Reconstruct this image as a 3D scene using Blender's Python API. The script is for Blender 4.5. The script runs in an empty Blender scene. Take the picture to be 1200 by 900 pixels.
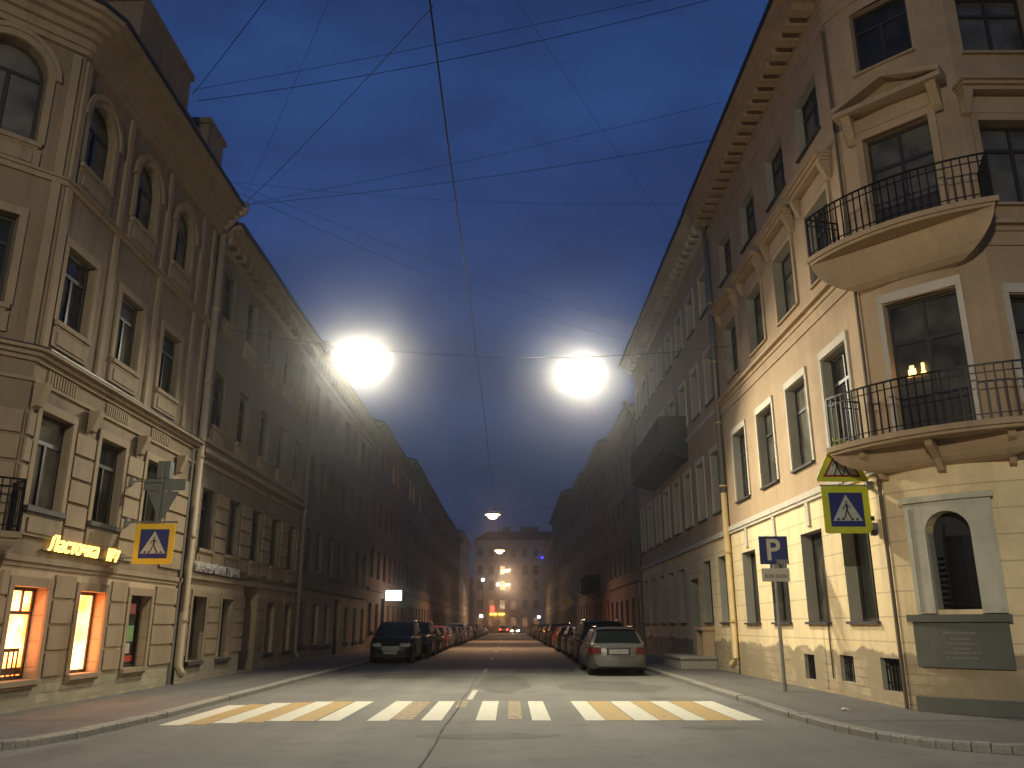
import bpy, bmesh, math, random
from mathutils import Vector, Matrix
R = math.radians
random.seed(7)
sc = bpy.context.scene
C = sc.collection
RT = 0.70710678

# ------------------------------------------------------------------ materials
def newmat(name):
    m = bpy.data.materials.new(name); m.use_nodes = True
    return m, m.node_tree.nodes, m.node_tree.links, m.node_tree.nodes['Principled BSDF']
def plain(name, col, rough=.6, metal=0., spec=None):
    m, n, l, b = newmat(name)
    b.inputs['Base Color'].default_value = (*col, 1); b.inputs['Roughness'].default_value = rough; b.inputs['Metallic'].default_value = metal
    t = n.new('ShaderNodeTexCoord'); q = n.new('ShaderNodeTexNoise'); q.inputs['Scale'].default_value = 3; q.inputs['Detail'].default_value = 5
    l.new(t.outputs['Object'], q.inputs['Vector'])
    r = n.new('ShaderNodeMapRange'); r.inputs['To Min'].default_value = .8; r.inputs['To Max'].default_value = 1.15
    l.new(q.outputs['Fac'], r.inputs['Value'])
    h = n.new('ShaderNodeVectorMath'); h.operation = 'SCALE'; h.inputs[0].default_value = col
    l.new(r.outputs['Result'], h.inputs['Scale']); l.new(h.outputs['Vector'], b.inputs['Base Color'])
    return m
def emit(name, col, strength):
    m, n, l, b = newmat(name)
    b.inputs['Base Color'].default_value = (*[c*.5 for c in col], 1)
    b.inputs['Emission Color'].default_value = (*col, 1); b.inputs['Emission Strength'].default_value = strength
    return m
def wallmat(name, col, groove=0., goff=0., stain=.55, plinth=None, ptop=1., bump=.25, vjoint=0., streak=.35):
    """plaster: mottled paint, vertical dirt runs, optional joint grooves, optional bare stone low down"""
    m, n, l, b = newmat(name)
    b.inputs['Roughness'].default_value = .88
    t = n.new('ShaderNodeTexCoord'); sx = n.new('ShaderNodeSeparateXYZ'); l.new(t.outputs['Object'], sx.inputs[0])
    def noise(scale, detail=6, vec=None, rough=.6):
        q = n.new('ShaderNodeTexNoise'); q.inputs['Scale'].default_value = scale; q.inputs['Detail'].default_value = detail; q.inputs['Roughness'].default_value = rough
        l.new(vec or t.outputs['Object'], q.inputs['Vector']); return q.outputs['Fac']
    def rng(v, a, b_, c, d):
        r = n.new('ShaderNodeMapRange'); l.new(v, r.inputs['Value'])
        for k, x in zip(('From Min', 'From Max', 'To Min', 'To Max'), (a, b_, c, d)): r.inputs[k].default_value = x
        return r.outputs['Result']
    def math_(op, a, b_):
        q = n.new('ShaderNodeMath'); q.operation = op
        for i, v in enumerate((a, b_)):
            if v is None: continue
            if isinstance(v, (int, float)): q.inputs[i].default_value = v
            else: l.new(v, q.inputs[i])
        return q.outputs[0]
    def mix(f, a, b_):
        q = n.new('ShaderNodeMix'); q.data_type = 'RGBA'
        if isinstance(f, float): q.inputs[0].default_value = f
        else: l.new(f, q.inputs[0])
        for i, v in ((6, a), (7, b_)):
            if isinstance(v, tuple): q.inputs[i].default_value = (*v, 1)
            else: l.new(v, q.inputs[i])
        return q.outputs[2]
    big = noise(.7, 8); fine = noise(7, 6)
    mp = n.new('ShaderNodeMapping'); mp.inputs['Scale'].default_value = (2.2, 2.2, .16); l.new(t.outputs['Object'], mp.inputs[0])
    run = noise(1.6, 7, mp.outputs[0])
    dark = tuple(c*stain for c in col)
    c1 = mix(rng(big, .4, .62, 0, .8), col, tuple(c*.7 for c in col))
    c1 = mix(rng(noise(.35, 9, None, .7), .52, .56, 0, .35), c1, tuple(c*k for c, k in zip(col, (1.12, 1.12, 1.15))))
    c2 = mix(rng(run, .5, .72, 0, min(1, streak*1.4)), c1, dark)
    c3 = mix(rng(fine, .35, .7, 0, .3), c2, tuple(min(1, c*1.15) for c in col))
    height = math_('ADD', math_('MULTIPLY', fine, .3), math_('MULTIPLY', big, .4))
    if groove:
        zz = math_('FRACT', math_('DIVIDE', math_('ADD', sx.outputs['Z'], goff), groove), None)
        g = math_('LESS_THAN', zz, .055)
        if vjoint:
            uu = math_('ADD', sx.outputs['X'], sx.outputs['Y'])
            row = math_('FLOOR', math_('DIVIDE', math_('ADD', sx.outputs['Z'], goff), groove), None)
            uu = math_('ADD', uu, math_('MULTIPLY', row, vjoint/2))
            g = math_('MAXIMUM', g, math_('LESS_THAN', math_('FRACT', math_('DIVIDE', uu, vjoint), None), .02))
        c3 = mix(math_('MULTIPLY', g, .55), c3, tuple(c*.4 for c in col))
        height = math_('SUBTRACT', height, math_('MULTIPLY', g, 3))
    if plinth:
        jag = noise(.9, 3); jag2 = noise(2.2, 4)
        edge = math_('ADD', sx.outputs['Z'], math_('MULTIPLY', math_('ADD', jag, math_('MULTIPLY', jag2, .5)), -.55))
        bare = rng(edge, ptop-.46, ptop-.40, 1, 0)
        mp2 = n.new('ShaderNodeMapping'); mp2.inputs['Scale'].default_value = (.8, .8, 5); l.new(t.outputs['Object'], mp2.inputs[0])
        st = noise(1.6, 5, mp2.outputs[0]); br = n.new('ShaderNodeTexBrick')
        cb = n.new('ShaderNodeCombineXYZ'); l.new(math_('SUBTRACT', sx.outputs['X'], sx.outputs['Y']), cb.inputs[0]); l.new(sx.outputs['Z'], cb.inputs[1])
        l.new(cb.outputs[0], br.inputs['Vector']); br.inputs['Scale'].default_value = 1.
        br.inputs['Brick Width'].default_value = .55; br.inputs['Row Height'].default_value = .17; br.inputs['Mortar Size'].default_value = .012
        br.inputs['Color1'].default_value = (*plinth, 1); br.inputs['Color2'].default_value = (*[c*.68 for c in plinth], 1); br.inputs['Mortar'].default_value = (*[c*.4 for c in plinth], 1)
        s2 = mix(rng(st, .35, .65, 0, .6), br.outputs['Color'], tuple(c*1.25 for c in plinth))
        pl = mix(rng(noise(1.1, 6), .42, .58, 0, 1), s2, tuple(c*.75 for c in plinth))
        c3 = mix(bare, c3, pl)
        height = math_('SUBTRACT', height, math_('MULTIPLY', bare, 1.2))
    l.new(c3, b.inputs['Base Color'])
    bp = n.new('ShaderNodeBump'); bp.inputs['Strength'].default_value = bump; bp.inputs['Distance'].default_value = .03
    l.new(height, bp.inputs['Height']); l.new(bp.outputs[0], b.inputs['Normal'])
    return m
def roadmat(name, col, rough, patch=.2, scale=90):
    m, n, l, b = newmat(name)
    t = n.new('ShaderNodeTexCoord')
    def noise(s, d=6, r=.6):
        q = n.new('ShaderNodeTexNoise'); q.inputs['Scale'].default_value = s; q.inputs['Detail'].default_value = d; q.inputs['Roughness'].default_value = r
        l.new(t.outputs['Object'], q.inputs['Vector']); return q.outputs['Fac']
    ramp = n.new('ShaderNodeValToRGB'); l.new(noise(.22, 9, .7), ramp.inputs[0])
    e = ramp.color_ramp.elements; e[0].position = .3; e[1].position = .7
    e[0].color = (*[c*(1-patch) for c in col], 1); e[1].color = (*[c*(1+patch) for c in col], 1)
    r2 = n.new('ShaderNodeMapRange'); l.new(noise(scale, 3), r2.inputs[0]); r2.inputs[1].default_value = .3; r2.inputs[2].default_value = .7; r2.inputs[3].default_value = .75; r2.inputs[4].default_value = 1.25
    r3 = n.new('ShaderNodeMapRange'); l.new(noise(1.9, 7, .75), r3.inputs[0]); r3.inputs[1].default_value = .56; r3.inputs[2].default_value = .62; r3.inputs[3].default_value = 1; r3.inputs[4].default_value = .78
    v = n.new('ShaderNodeVectorMath'); v.operation = 'SCALE'; l.new(ramp.outputs[0], v.inputs[0]); l.new(r2.outputs[0], v.inputs['Scale'])
    v2 = n.new('ShaderNodeVectorMath'); v2.operation = 'SCALE'; l.new(v.outputs[0], v2.inputs[0]); l.new(r3.outputs[0], v2.inputs['Scale'])
    mp = n.new('ShaderNodeMapping'); mp.inputs['Scale'].default_value = (1.1, .05, 1); l.new(t.outputs['Object'], mp.inputs[0])
    q = n.new('ShaderNodeTexNoise'); q.inputs['Scale'].default_value = 1.; q.inputs['Detail'].default_value = 6; l.new(mp.outputs[0], q.inputs['Vector'])
    r5 = n.new('ShaderNodeMapRange'); l.new(q.outputs['Fac'], r5.inputs[0]); r5.inputs[1].default_value = .35; r5.inputs[2].default_value = .68; r5.inputs[3].default_value = 1.12; r5.inputs[4].default_value = .8
    q2 = n.new('ShaderNodeTexNoise'); q2.inputs['Scale'].default_value = .75; q2.inputs['Detail'].default_value = 5; q2.inputs['Roughness'].default_value = .5; l.new(t.outputs['Object'], q2.inputs['Vector'])
    r6 = n.new('ShaderNodeMapRange'); l.new(q2.outputs['Fac'], r6.inputs[0]); r6.inputs[1].default_value = .6; r6.inputs[2].default_value = .7; r6.inputs[3].default_value = 1; r6.inputs[4].default_value = .72
    mm_ = n.new('ShaderNodeMath'); mm_.operation = 'MULTIPLY'; l.new(r5.outputs[0], mm_.inputs[0]); l.new(r6.outputs[0], mm_.inputs[1])
    v3 = n.new('ShaderNodeVectorMath'); v3.operation = 'SCALE'; l.new(v2.outputs[0], v3.inputs[0]); l.new(mm_.outputs[0], v3.inputs['Scale'])
    l.new(v3.outputs[0], b.inputs['Base Color']); b.inputs['Roughness'].default_value = rough
    bp = n.new('ShaderNodeBump'); bp.inputs['Strength'].default_value = .35; bp.inputs['Distance'].default_value = .01
    l.new(noise(60, 4), bp.inputs['Height']); l.new(bp.outputs[0], b.inputs['Normal'])
    return m
def paintmat(name, col, wear):
    """road paint, worn through to asphalt in patches"""
    m, n, l, b = newmat(name)
    t = n.new('ShaderNodeTexCoord'); q = n.new('ShaderNodeTexNoise'); q.inputs['Scale'].default_value = 7; q.inputs['Detail'].default_value = 9; q.inputs['Roughness'].default_value = .7
    l.new(t.outputs['Object'], q.inputs['Vector'])
    r = n.new('ShaderNodeMapRange'); l.new(q.outputs['Fac'], r.inputs[0]); r.inputs[1].default_value = wear; r.inputs[2].default_value = wear+.2
    mx = n.new('ShaderNodeMix'); mx.data_type = 'RGBA'; l.new(r.outputs[0], mx.inputs[0]); mx.inputs[6].default_value = (*col, 1); mx.inputs[7].default_value = (.1, .093, .08, 1)
    l.new(mx.outputs[2], b.inputs['Base Color']); b.inputs['Roughness'].default_value = .75
    return m
def panemat(name, base, curtain, lit=None):
    m, n, l, b = newmat(name)
    oi = n.new('ShaderNodeObjectInfo'); t = n.new('ShaderNodeTexCoord')
    q = n.new('ShaderNodeTexNoise'); q.inputs['Scale'].default_value = 1.7; q.inputs['Detail'].default_value = 3
    ad = n.new('ShaderNodeVectorMath'); ad.operation = 'ADD'; l.new(t.outputs['Object'], ad.inputs[0])
    sc_ = n.new('ShaderNodeVectorMath'); sc_.operation = 'SCALE'; sc_.inputs[0].default_value = (40, 17, 9); l.new(oi.outputs['Random'], sc_.inputs['Scale'])
    l.new(sc_.outputs[0], ad.inputs[1]); l.new(ad.outputs[0], q.inputs['Vector'])
    mu = n.new('ShaderNodeMath'); mu.operation = 'MULTIPLY'; l.new(oi.outputs['Random'], mu.inputs[0]); l.new(q.outputs['Fac'], mu.inputs[1])
    r = n.new('ShaderNodeMapRange'); l.new(mu.outputs[0], r.inputs[0]); r.inputs[1].default_value = .15; r.inputs[2].default_value = .5
    mx = n.new('ShaderNodeMix'); mx.data_type = 'RGBA'; l.new(r.outputs[0], mx.inputs[0]); mx.inputs[6].default_value = (*base, 1); mx.inputs[7].default_value = (*curtain, 1)
    l.new(mx.outputs[2], b.inputs['Base Color']); b.inputs['Roughness'].default_value = .08
    b.inputs['IOR'].default_value = 1.38
    bp = n.new('ShaderNodeBump'); bp.inputs['Strength'].default_value = .04; q2 = n.new('ShaderNodeTexNoise'); q2.inputs['Scale'].default_value = .8; l.new(ad.outputs[0], q2.inputs['Vector'])
    l.new(q2.outputs['Fac'], bp.inputs['Height']); l.new(bp.outputs[0], b.inputs['Normal'])
    if lit:
        c0, c1, st = lit
        r4 = n.new('ShaderNodeValToRGB'); q3 = n.new('ShaderNodeTexNoise'); q3.inputs['Scale'].default_value = 2.2; q3.inputs['Detail'].default_value = 2; l.new(ad.outputs[0], q3.inputs['Vector'])
        l.new(q3.outputs['Fac'], r4.inputs[0]); e = r4.color_ramp.elements
        e[0].position = .35; e[0].color = (*c0, 1); e[1].position = .62; e[1].color = (*c1, 1)
        l.new(r4.outputs[0], b.inputs['Emission Color']); b.inputs['Emission Strength'].default_value = st
    return m

M = {}
M['asphalt'] = roadmat('asphalt', (.13, .125, .107), .85, .3)
M['asphalt_patch'] = roadmat('asphalt_patch', (.088, .087, .07), .85, .12)
M['pavement'] = roadmat('pavement_asphalt', (.1, .094, .084), .9, .2, 60)
M['kerb'] = roadmat('granite_kerb', (.2, .19, .155), .8, .25, 40)
M['white_paint'] = paintmat('white_road_paint', (.52, .5, .4), .57)
M['white_paint_worn'] = paintmat('worn_white_paint', (.42, .4, .34), .5)
M['yellow_paint'] = paintmat('yellow_road_paint', (.36, .24, .07), .54)
M['yellow_paint_worn'] = paintmat('worn_yellow_paint', (.34, .25, .11), .42)
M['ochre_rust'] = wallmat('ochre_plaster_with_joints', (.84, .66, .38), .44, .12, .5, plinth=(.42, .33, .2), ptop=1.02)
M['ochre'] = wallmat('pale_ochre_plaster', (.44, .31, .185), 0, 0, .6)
M['reveal'] = wallmat('pale_grey_reveal', (.36, .335, .265), 0, 0, .6, streak=.25)
M['cable_brown'] = plain('brown_cable', (.12, .085, .05), .7)
M['sill_dark'] = plain('dark_sill_metal', (.06, .055, .05), .7)
M['cream'] = wallmat('cream_trim', (.56, .5, .4), 0, 0, .6, streak=.25, bump=.15)
M['grey_cream'] = wallmat('peeling_cream_stone', (.56, .53, .4), 0, 0, .5, streak=.6)
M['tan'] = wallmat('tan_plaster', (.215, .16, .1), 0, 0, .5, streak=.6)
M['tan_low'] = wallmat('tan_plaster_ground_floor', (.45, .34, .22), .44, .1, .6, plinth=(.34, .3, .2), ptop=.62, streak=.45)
M['tan_trim'] = wallmat('tan_trim', (.28, .21, .132), 0, 0, .55, streak=.5)
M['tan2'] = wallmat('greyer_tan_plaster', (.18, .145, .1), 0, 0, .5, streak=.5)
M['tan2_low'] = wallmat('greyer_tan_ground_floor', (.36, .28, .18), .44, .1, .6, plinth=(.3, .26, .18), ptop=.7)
M['pink'] = wallmat('dusty_pink_plaster', (.17, .105, .085), 0, 0, .6)
M['red'] = wallmat('red_brown_plaster', (.18, .085, .06), 0, 0, .6)
M['grey'] = wallmat('grey_plaster', (.13, .12, .105), 0, 0, .6)
M['beige'] = wallmat('beige_plaster', (.24, .21, .15), 0, 0, .6)
M['brown'] = wallmat('brown_plaster', (.14, .1, .075), 0, 0, .6)
M['roof'] = plain('dark_roof_metal', (.035, .033, .033), .5, .3)
M['granite'] = wallmat('dark_granite', (.125, .13, .1), 0, 0, .6, streak=.2)
M['frame'] = plain('dark_window_frame', (.035, .03, .025), .5)
M['frame_pale'] = plain('pale_window_frame', (.3, .3, .27), .5)
M['pane'] = panemat('window_glass_dark', (.022, .023, .021), (.14, .13, .105))
M['pane_lit'] = panemat('window_glass_lit_warm', (.1, .08, .05), (.2, .15, .1), ((1, .55, .2), (1, .75, .4), 1.2))
M['pane_added_glow'] = panemat('window_glass_added_glow', (.1, .08, .05), (.2, .15, .1), ((.5, .2, .06), (.9, .5, .2), .35))  # dim window glow, added to brighten the closing building
M['pane_shop'] = panemat('shop_glass_orange', (.3, .15, .05), (.4, .2, .1), ((1, .17, .025), (1, .4, .13), 9.))
M['iron'] = plain('black_wrought_iron', (.012, .012, .012), .45, .6)
M['wire'] = plain('black_cable', (.004, .004, .005), .95)
M['zinc'] = plain('zinc_pipe', (.2, .19, .17), .45, .5)
M['pipe_ochre'] = plain('ochre_painted_pipe', (.55, .4, .18), .5)
M['pipe_beige'] = plain('beige_painted_pipe', (.33, .26, .17), .6)
M['tan2_pipe'] = plain('dull_brown_pipe', (.17, .14, .1), .7)
M['wood'] = plain('dark_wooden_door', (.045, .03, .02), .5)
M['sign_yellow'] = plain('fluorescent_yellow_green', (.5, .52, .03), .4)
M['sign_amber'] = plain('amber_yellow_sign', (.68, .45, .02), .4)
M['sign_blue'] = plain('blue_sign', (.01, .02, .13), .7)
M['sign_white'] = plain('white_sign', (.42, .41, .36), .4)
M['sign_back'] = plain('grey_sign_back', (.13, .14, .13), .5, .3)
M['sign_red'] = plain('dark_red_sign', (.2, .02, .02), .4)
M['sign_black'] = plain('black_sign_symbol', (.015, .015, .015), .5)
M['pole'] = plain('galvanised_pole', (.25, .25, .24), .45, .5)
M['neon'] = emit('yellow_neon', (1, .6, .13), 3.2)
M['led'] = emit('white_led_face', (.9, .95, 1), 60)
M['led_warm'] = emit('warm_lamp_face', (1, .6, .3), 14)
M['lamp_box'] = plain('lamp_housing', (.3, .3, .3), .4, .6)
M['lightbox'] = emit('greenish_white_lightbox', (.85, 1, .8), 6)
M['rubber'] = plain('black_rubber', (.012, .012, .012), .85)
M['rim'] = plain('alloy_rim', (.35, .35, .35), .3, .9)
M['car_glass'] = plain('car_glass', (.008, .01, .01), .06); M['car_glass'].node_tree.nodes['Principled BSDF'].inputs['Specular IOR Level'].default_value = .14
M['plate'] = plain('licence_plate', (.2, .2, .185), .4)
M['tail'] = plain('red_tail_lamp', (.075, .005, .005), .3)
M['head'] = plain('clear_head_lamp', (.35, .36, .38), .08, .7)
M['chrome'] = plain('chrome', (.6, .6, .58), .12, 1)
M['black_trim'] = plain('black_plastic', (.02, .02, .02), .55)
M['net'] = plain('dark_green_net', (.012, .016, .014), 1.); M['net'].node_tree.nodes['Principled BSDF'].inputs['Specular IOR Level'].default_value = .05
M['seam'] = plain('seam_tar', (.055, .052, .045), 1.)
M['leaf'] = plain('leaf_green', (.12, .2, .03), .6)
M['litter'] = plain('white_paper', (.75, .73, .68), .8)
M['concrete'] = roadmat('weathered_concrete', (.26, .24, .19), .85, .3, 20)
def carpaint(name, col, rough=.35, metal=.0):
    m = plain(name, col, rough, metal); b = m.node_tree.nodes['Principled BSDF']
    b.inputs['Coat Weight'].default_value = .0; b.inputs['Specular IOR Level'].default_value = .14 if sum(col) < .1 else .4; b.inputs['Coat Roughness'].default_value = .06
    return m
PAINTS = dict(black=carpaint('car_black', (.01, .011, .013)), silver=carpaint('car_silver', (.13, .13, .115), .32, .6),
    beige=carpaint('car_beige', (.3, .24, .2), .3, .3), grey=carpaint('car_grey', (.08, .08, .085)), white=carpaint('car_white', (.6, .6, .58), .25, 0),
    red=carpaint('car_dark_red', (.16, .015, .012)), blue=carpaint('car_dark_blue', (.02, .035, .09)))

# ------------------------------------------------------------------ mesh helpers
class MB:
    def __init__(s): s.v = []; s.f = []
    def face(s, pts):
        i = len(s.v); s.v += [tuple(p) for p in pts]; s.f.append(list(range(i, i+len(pts))))
    def box(s, x0, x1, y0, y1, z0, z1, F=None):
        if F is not None and getattr(F, 'arc', False) and x1-x0 > .3:
            n = int((x1-x0)/.2)+1
            for k in range(n): s.box(x0+(x1-x0)*k/n, x0+(x1-x0)*(k+1)/n, y0, y1, z0, z1, F)
            return
        p = [(x, y, z) for x in (x0, x1) for y in (y0, y1) for z in (z0, z1)]
        if F: p = [F(*q) for q in p]
        i = len(s.v); s.v += p
        s.f += [[i+a for a in q] for q in ((0, 1, 3, 2), (4, 6, 7, 5), (0, 4, 5, 1), (2, 3, 7, 6), (0, 2, 6, 4), (1, 5, 7, 3))]
    def prism(s, poly, a, b, F):
        """poly: list of 2-tuples; F(p,q,t) -> world; extruded from t=a to t=b"""
        n = len(poly); i = len(s.v)
        s.v += [tuple(F(p[0], p[1], a)) for p in poly] + [tuple(F(p[0], p[1], b)) for p in poly]
        s.f += [list(range(i, i+n))[::-1], list(range(i+n, i+2*n))]
        s.f += [[i+k, i+(k+1) % n, i+n+(k+1) % n, i+n+k] for k in range(n)]
    def tube(s, pts, r, seg=6):
        pts = [Vector(p) for p in pts]; rings = []
        for k, p in enumerate(pts):
            d = (pts[min(k+1, len(pts)-1)] - pts[max(k-1, 0)]).normalized()
            a = d.orthogonal().normalized() if abs(d.z) > .99 else d.cross(Vector((0, 0, 1))).normalized()
            b = d.cross(a).normalized(); i = len(s.v); rr = r[k] if isinstance(r, (list, tuple)) else r
            s.v += [tuple(p + (a*math.cos(2*math.pi*j/seg) + b*math.sin(2*math.pi*j/seg))*rr) for j in range(seg)]
            rings.append(i)
        for q in range(len(rings)-1):
            i, j = rings[q], rings[q+1]
            for k in range(seg): s.f.append([i+k, i+(k+1) % seg, j+(k+1) % seg, j+k])
        s.f.append(list(range(rings[0], rings[0]+seg))[::-1]); s.f.append(list(range(rings[-1], rings[-1]+seg)))
    def sphere(s, c, r, seg=8, rings=5, sx=1, sy=1, sz=1):
        bm = bmesh.new(); bmesh.ops.create_uvsphere(bm, u_segments=seg, v_segments=rings, radius=r); i = len(s.v)
        s.v += [(c[0]+v.co.x*sx, c[1]+v.co.y*sy, c[2]+v.co.z*sz) for v in bm.verts]
        s.f += [[i+v.index for v in f.verts] for f in bm.faces]; bm.free()
    def mesh(s, name, mat, off=(0, 0, 0), smooth=False, fix=True):
        me = bpy.data.meshes.new(name)
        me.from_pydata([(x-off[0], y-off[1], z-off[2]) for x, y, z in s.v], [], s.f)
        bm = bmesh.new(); bm.from_mesh(me); bmesh.ops.remove_doubles(bm, verts=bm.verts, dist=1e-5)
        if fix: bmesh.ops.recalc_face_normals(bm, faces=bm.faces)
        bm.to_mesh(me); bm.free()
        for m in (mat if isinstance(mat, list) else [mat]): me.materials.append(m)
        if smooth:
            for p in me.polygons: p.use_smooth = True
        return me
    def build(s, name, mat, root=None, smooth=False, fix=True):
        """vertices are in world space; root is a top-level empty without rotation (or a part of one)"""
        off = (0, 0, 0); r = root
        while r is not None:
            off = tuple(a+b for a, b in zip(off, r.location)); r = r.parent
        o = bpy.data.objects.new(name, s.mesh(name, mat, off, smooth, fix)); C.objects.link(o)
        if root is not None: o.parent = root
        return o
def tag(o, label=None, cat=None, group=None, kind=None):
    if label: o['label'] = label
    if cat: o['category'] = cat
    if group: o['group'] = group
    if kind: o['kind'] = kind
    return o
def empty(name, loc, rz=0, label=None, cat=None, group=None):
    o = bpy.data.objects.new(name, None); C.objects.link(o); o.location = loc; o.rotation_euler = (0, 0, rz); o.empty_display_size = .3
    return tag(o, label, cat, group)
def put(name, me, root, loc=(0, 0, 0), rz=0):
    o = bpy.data.objects.new(name, me); C.objects.link(o); o.parent = root; o.location = loc; o.rotation_euler = (0, 0, rz)
    return o
def copy_tree(o, parent=None):
    c = o.copy(); C.objects.link(c); c.parent = parent
    for ch in list(o.children): copy_tree(ch, c)
    return c
def structure(mb, name, mat): return tag(mb.build(name, mat), kind='structure')
def text_obj(name, s, size, ext, mat, root, loc, rx=math.pi/2, rz=0, ry=0, sx=1., shear=0., off=0.):
    cu = bpy.data.curves.new(name, 'FONT'); cu.body = s; cu.size = size; cu.extrude = ext; cu.shear = shear; cu.offset = off
    cu.align_x = 'CENTER'; cu.align_y = 'CENTER'
    t = bpy.data.objects.new(name, cu); C.objects.link(t)
    dg = bpy.context.evaluated_depsgraph_get(); me = bpy.data.meshes.new_from_object(t.evaluated_get(dg))
    bpy.data.objects.remove(t); me.materials.clear(); me.materials.append(mat)
    o = put(name, me, root, loc); o.rotation_euler = (rx, ry, rz); o.scale = (sx, 1, 1)
    return o

# facade frame: u to the right as seen from outside, d outward, z up
class Fr:
    def __init__(s, x, y, ux, uy): s.x, s.y, s.ux, s.uy = x, y, ux, uy; s.nx, s.ny = uy, -ux
    def __call__(s, u, d, z): return (s.x+s.ux*u+s.nx*d, s.y+s.uy*u+s.ny*d, z)
    @property
    def rz(s): return math.atan2(s.uy, s.ux)

class ArcFr(Fr):
    """gently bowed facade: chord of length L starting at x, y with sagitta g"""
    arc = True
    def __init__(s, x, y, ux, uy, L, g):
        super().__init__(x, y, ux, uy); s.L = L; s.R = (L*L/4+g*g)/(2*g); s.g = g; s.h = math.asin(L/2/s.R)
    def __call__(s, u, d, z):
        a = (u/s.L*2-1)*s.h; r = s.R+d; cu = s.L/2+r*math.sin(a); cd = r*math.cos(a)-(s.R-s.g)
        return (s.x+s.ux*cu+s.nx*cd, s.y+s.uy*cu+s.ny*cd, z)
def arcpts(ua, ub, zb, n=8):
    w = (ub-ua)/2; uc = (ua+ub)/2; zc = zb-w
    return [(uc-w*math.cos(math.pi*k/n), zc+w*math.sin(math.pi*k/n)) for k in range(n+1)]
def wall(mb, F, u0, u1, z0, z1, ops, depth=.26, rev=None):
    rv = rev or mb
    extra = {u0+(u1-u0)*k/12 for k in range(1, 12)} if getattr(F, 'arc', False) else set()
    us = sorted(extra | {u0, u1} | {min(max(v, u0), u1) for o in ops for v in o[:2]}); zs = sorted({z0, z1} | {min(max(v, z0), z1) for o in ops for v in o[2:4]})
    for a, b in zip(us, us[1:]):
        for c, d in zip(zs, zs[1:]):
            um, zm = (a+b)/2, (c+d)/2
            if any(o[0] < um < o[1] and o[2] < zm < o[3] for o in ops): continue
            mb.face([F(a, 0, c), F(b, 0, c), F(b, 0, d), F(a, 0, d)])
    for o in ops:
        ua, ub, za, zb = o[:4]; arch = len(o) > 4 and o[4]; dp = o[5] if len(o) > 5 else depth
        lo, hi = max(za, z0), min(zb, z1)
        if hi <= lo: continue
        if isinstance(rev, list): rv = MB(); rev.append(rv)
        if arch and zb <= z1:
            P = arcpts(ua, ub, zb); zc = zb-(ub-ua)/2; h = len(P)//2
            mb.face([F(ua, 0, zb)] + [F(p[0], 0, p[1]) for p in P[:h+1][::-1]])
            mb.face([F(ub, 0, zb)] + [F(p[0], 0, p[1]) for p in P[h:]])
            for p, q in zip(P, P[1:]): mb.face([F(p[0], 0, p[1]), F(q[0], 0, q[1]), F(q[0], -dp, q[1]), F(p[0], -dp, p[1])])
            hi = zc
        elif zb <= z1: rv.face([F(ua, 0, hi), F(ub, 0, hi), F(ub, -dp, hi), F(ua, -dp, hi)])
        rv.face([F(ua, 0, lo), F(ua, 0, hi), F(ua, -dp, hi), F(ua, -dp, lo)])
        rv.face([F(ub, 0, lo), F(ub, 0, hi), F(ub, -dp, hi), F(ub, -dp, lo)])
        if za >= z0: rv.face([F(ua, 0, lo), F(ub, 0, lo), F(ub, -dp, lo), F(ua, -dp, lo)])

_wc = {}
def win_meshes(w, h, style, arch, fm, pm):
    k = (round(w, 3), round(h, 3), style, arch, fm, pm)
    if k in _wc: return _wc[k]
    f = MB(); L = lambda u, d, z: (u, -d, z)     # local x right, local y inward
    t = .065; hw = w/2
    f.box(-hw, -hw+t, -.05, 0, 0, h if not arch else h-hw, L); f.box(hw-t, hw, -.05, 0, 0, h if not arch else h-hw, L)
    f.box(-hw+t, hw-t, -.05, 0, 0, t, L)
    if arch:
        P = arcpts(-hw, hw, h, 10); Q = arcpts(-hw+t, hw-t, h-t, 10)
        for i in range(len(P)-1): f.prism([P[i], P[i+1], Q[i+1], Q[i]], -.05, 0, lambda a, b, c: (a, -c, b))
        f.box(-hw+t, hw-t, -.045, .005, h-hw-.03, h-hw+.03, L)
    else: f.box(-hw+t, hw-t, -.05, 0, h-t, h, L)
    if style in ('T', 'door'):
        zt = h*.7 if not arch else h-hw
        if not arch: f.box(-hw+t, hw-t, -.045, .008, zt-.035, zt+.035, L)
        f.box(-.035, .035, -.042, .004, t, (zt-.035) if not arch else h-hw-.03, L)
        if style == 'door':
            f.box(-.03, .03, -.042, .003, zt+.035, h-t, L)
            for a, b in ((-hw+t, -.035), (.035, hw-t)): f.box(a, b, -.047, -.002, t, t+.7, L)
        elif not arch and w > 1.25: f.box(-.025, .025, -.042, .002, zt+.035, h-t, L)
    elif style == 'shop':
        zt = h*.72; f.box(-hw+t, hw-t, -.045, .008, zt-.03, zt+.03, L)
        for x in (-w/6, w/6): f.box(x-.02, x+.02, -.042, .002, zt+.03, h-t, L)
    elif style == 'one': f.box(-.03, .03, -.042, .004, t, h-t, L)
    fme = f.mesh('window', M[fm])
    p = MB()
    if arch:
        P = arcpts(-hw+.01, hw-.01, h-.01, 10); p.face([(-hw+.01, .03, .01)] + [(a, .03, b) for a, b in P] + [(hw-.01, .03, .01)])
    else: p.face([(-hw+.01, .03, .01), (hw-.01, .03, .01), (hw-.01, .03, h-.01), (-hw+.01, .03, h-.01)])
    _wc[k] = (fme, p.mesh('pane', M[pm])); return _wc[k]
_sc = {}
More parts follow.
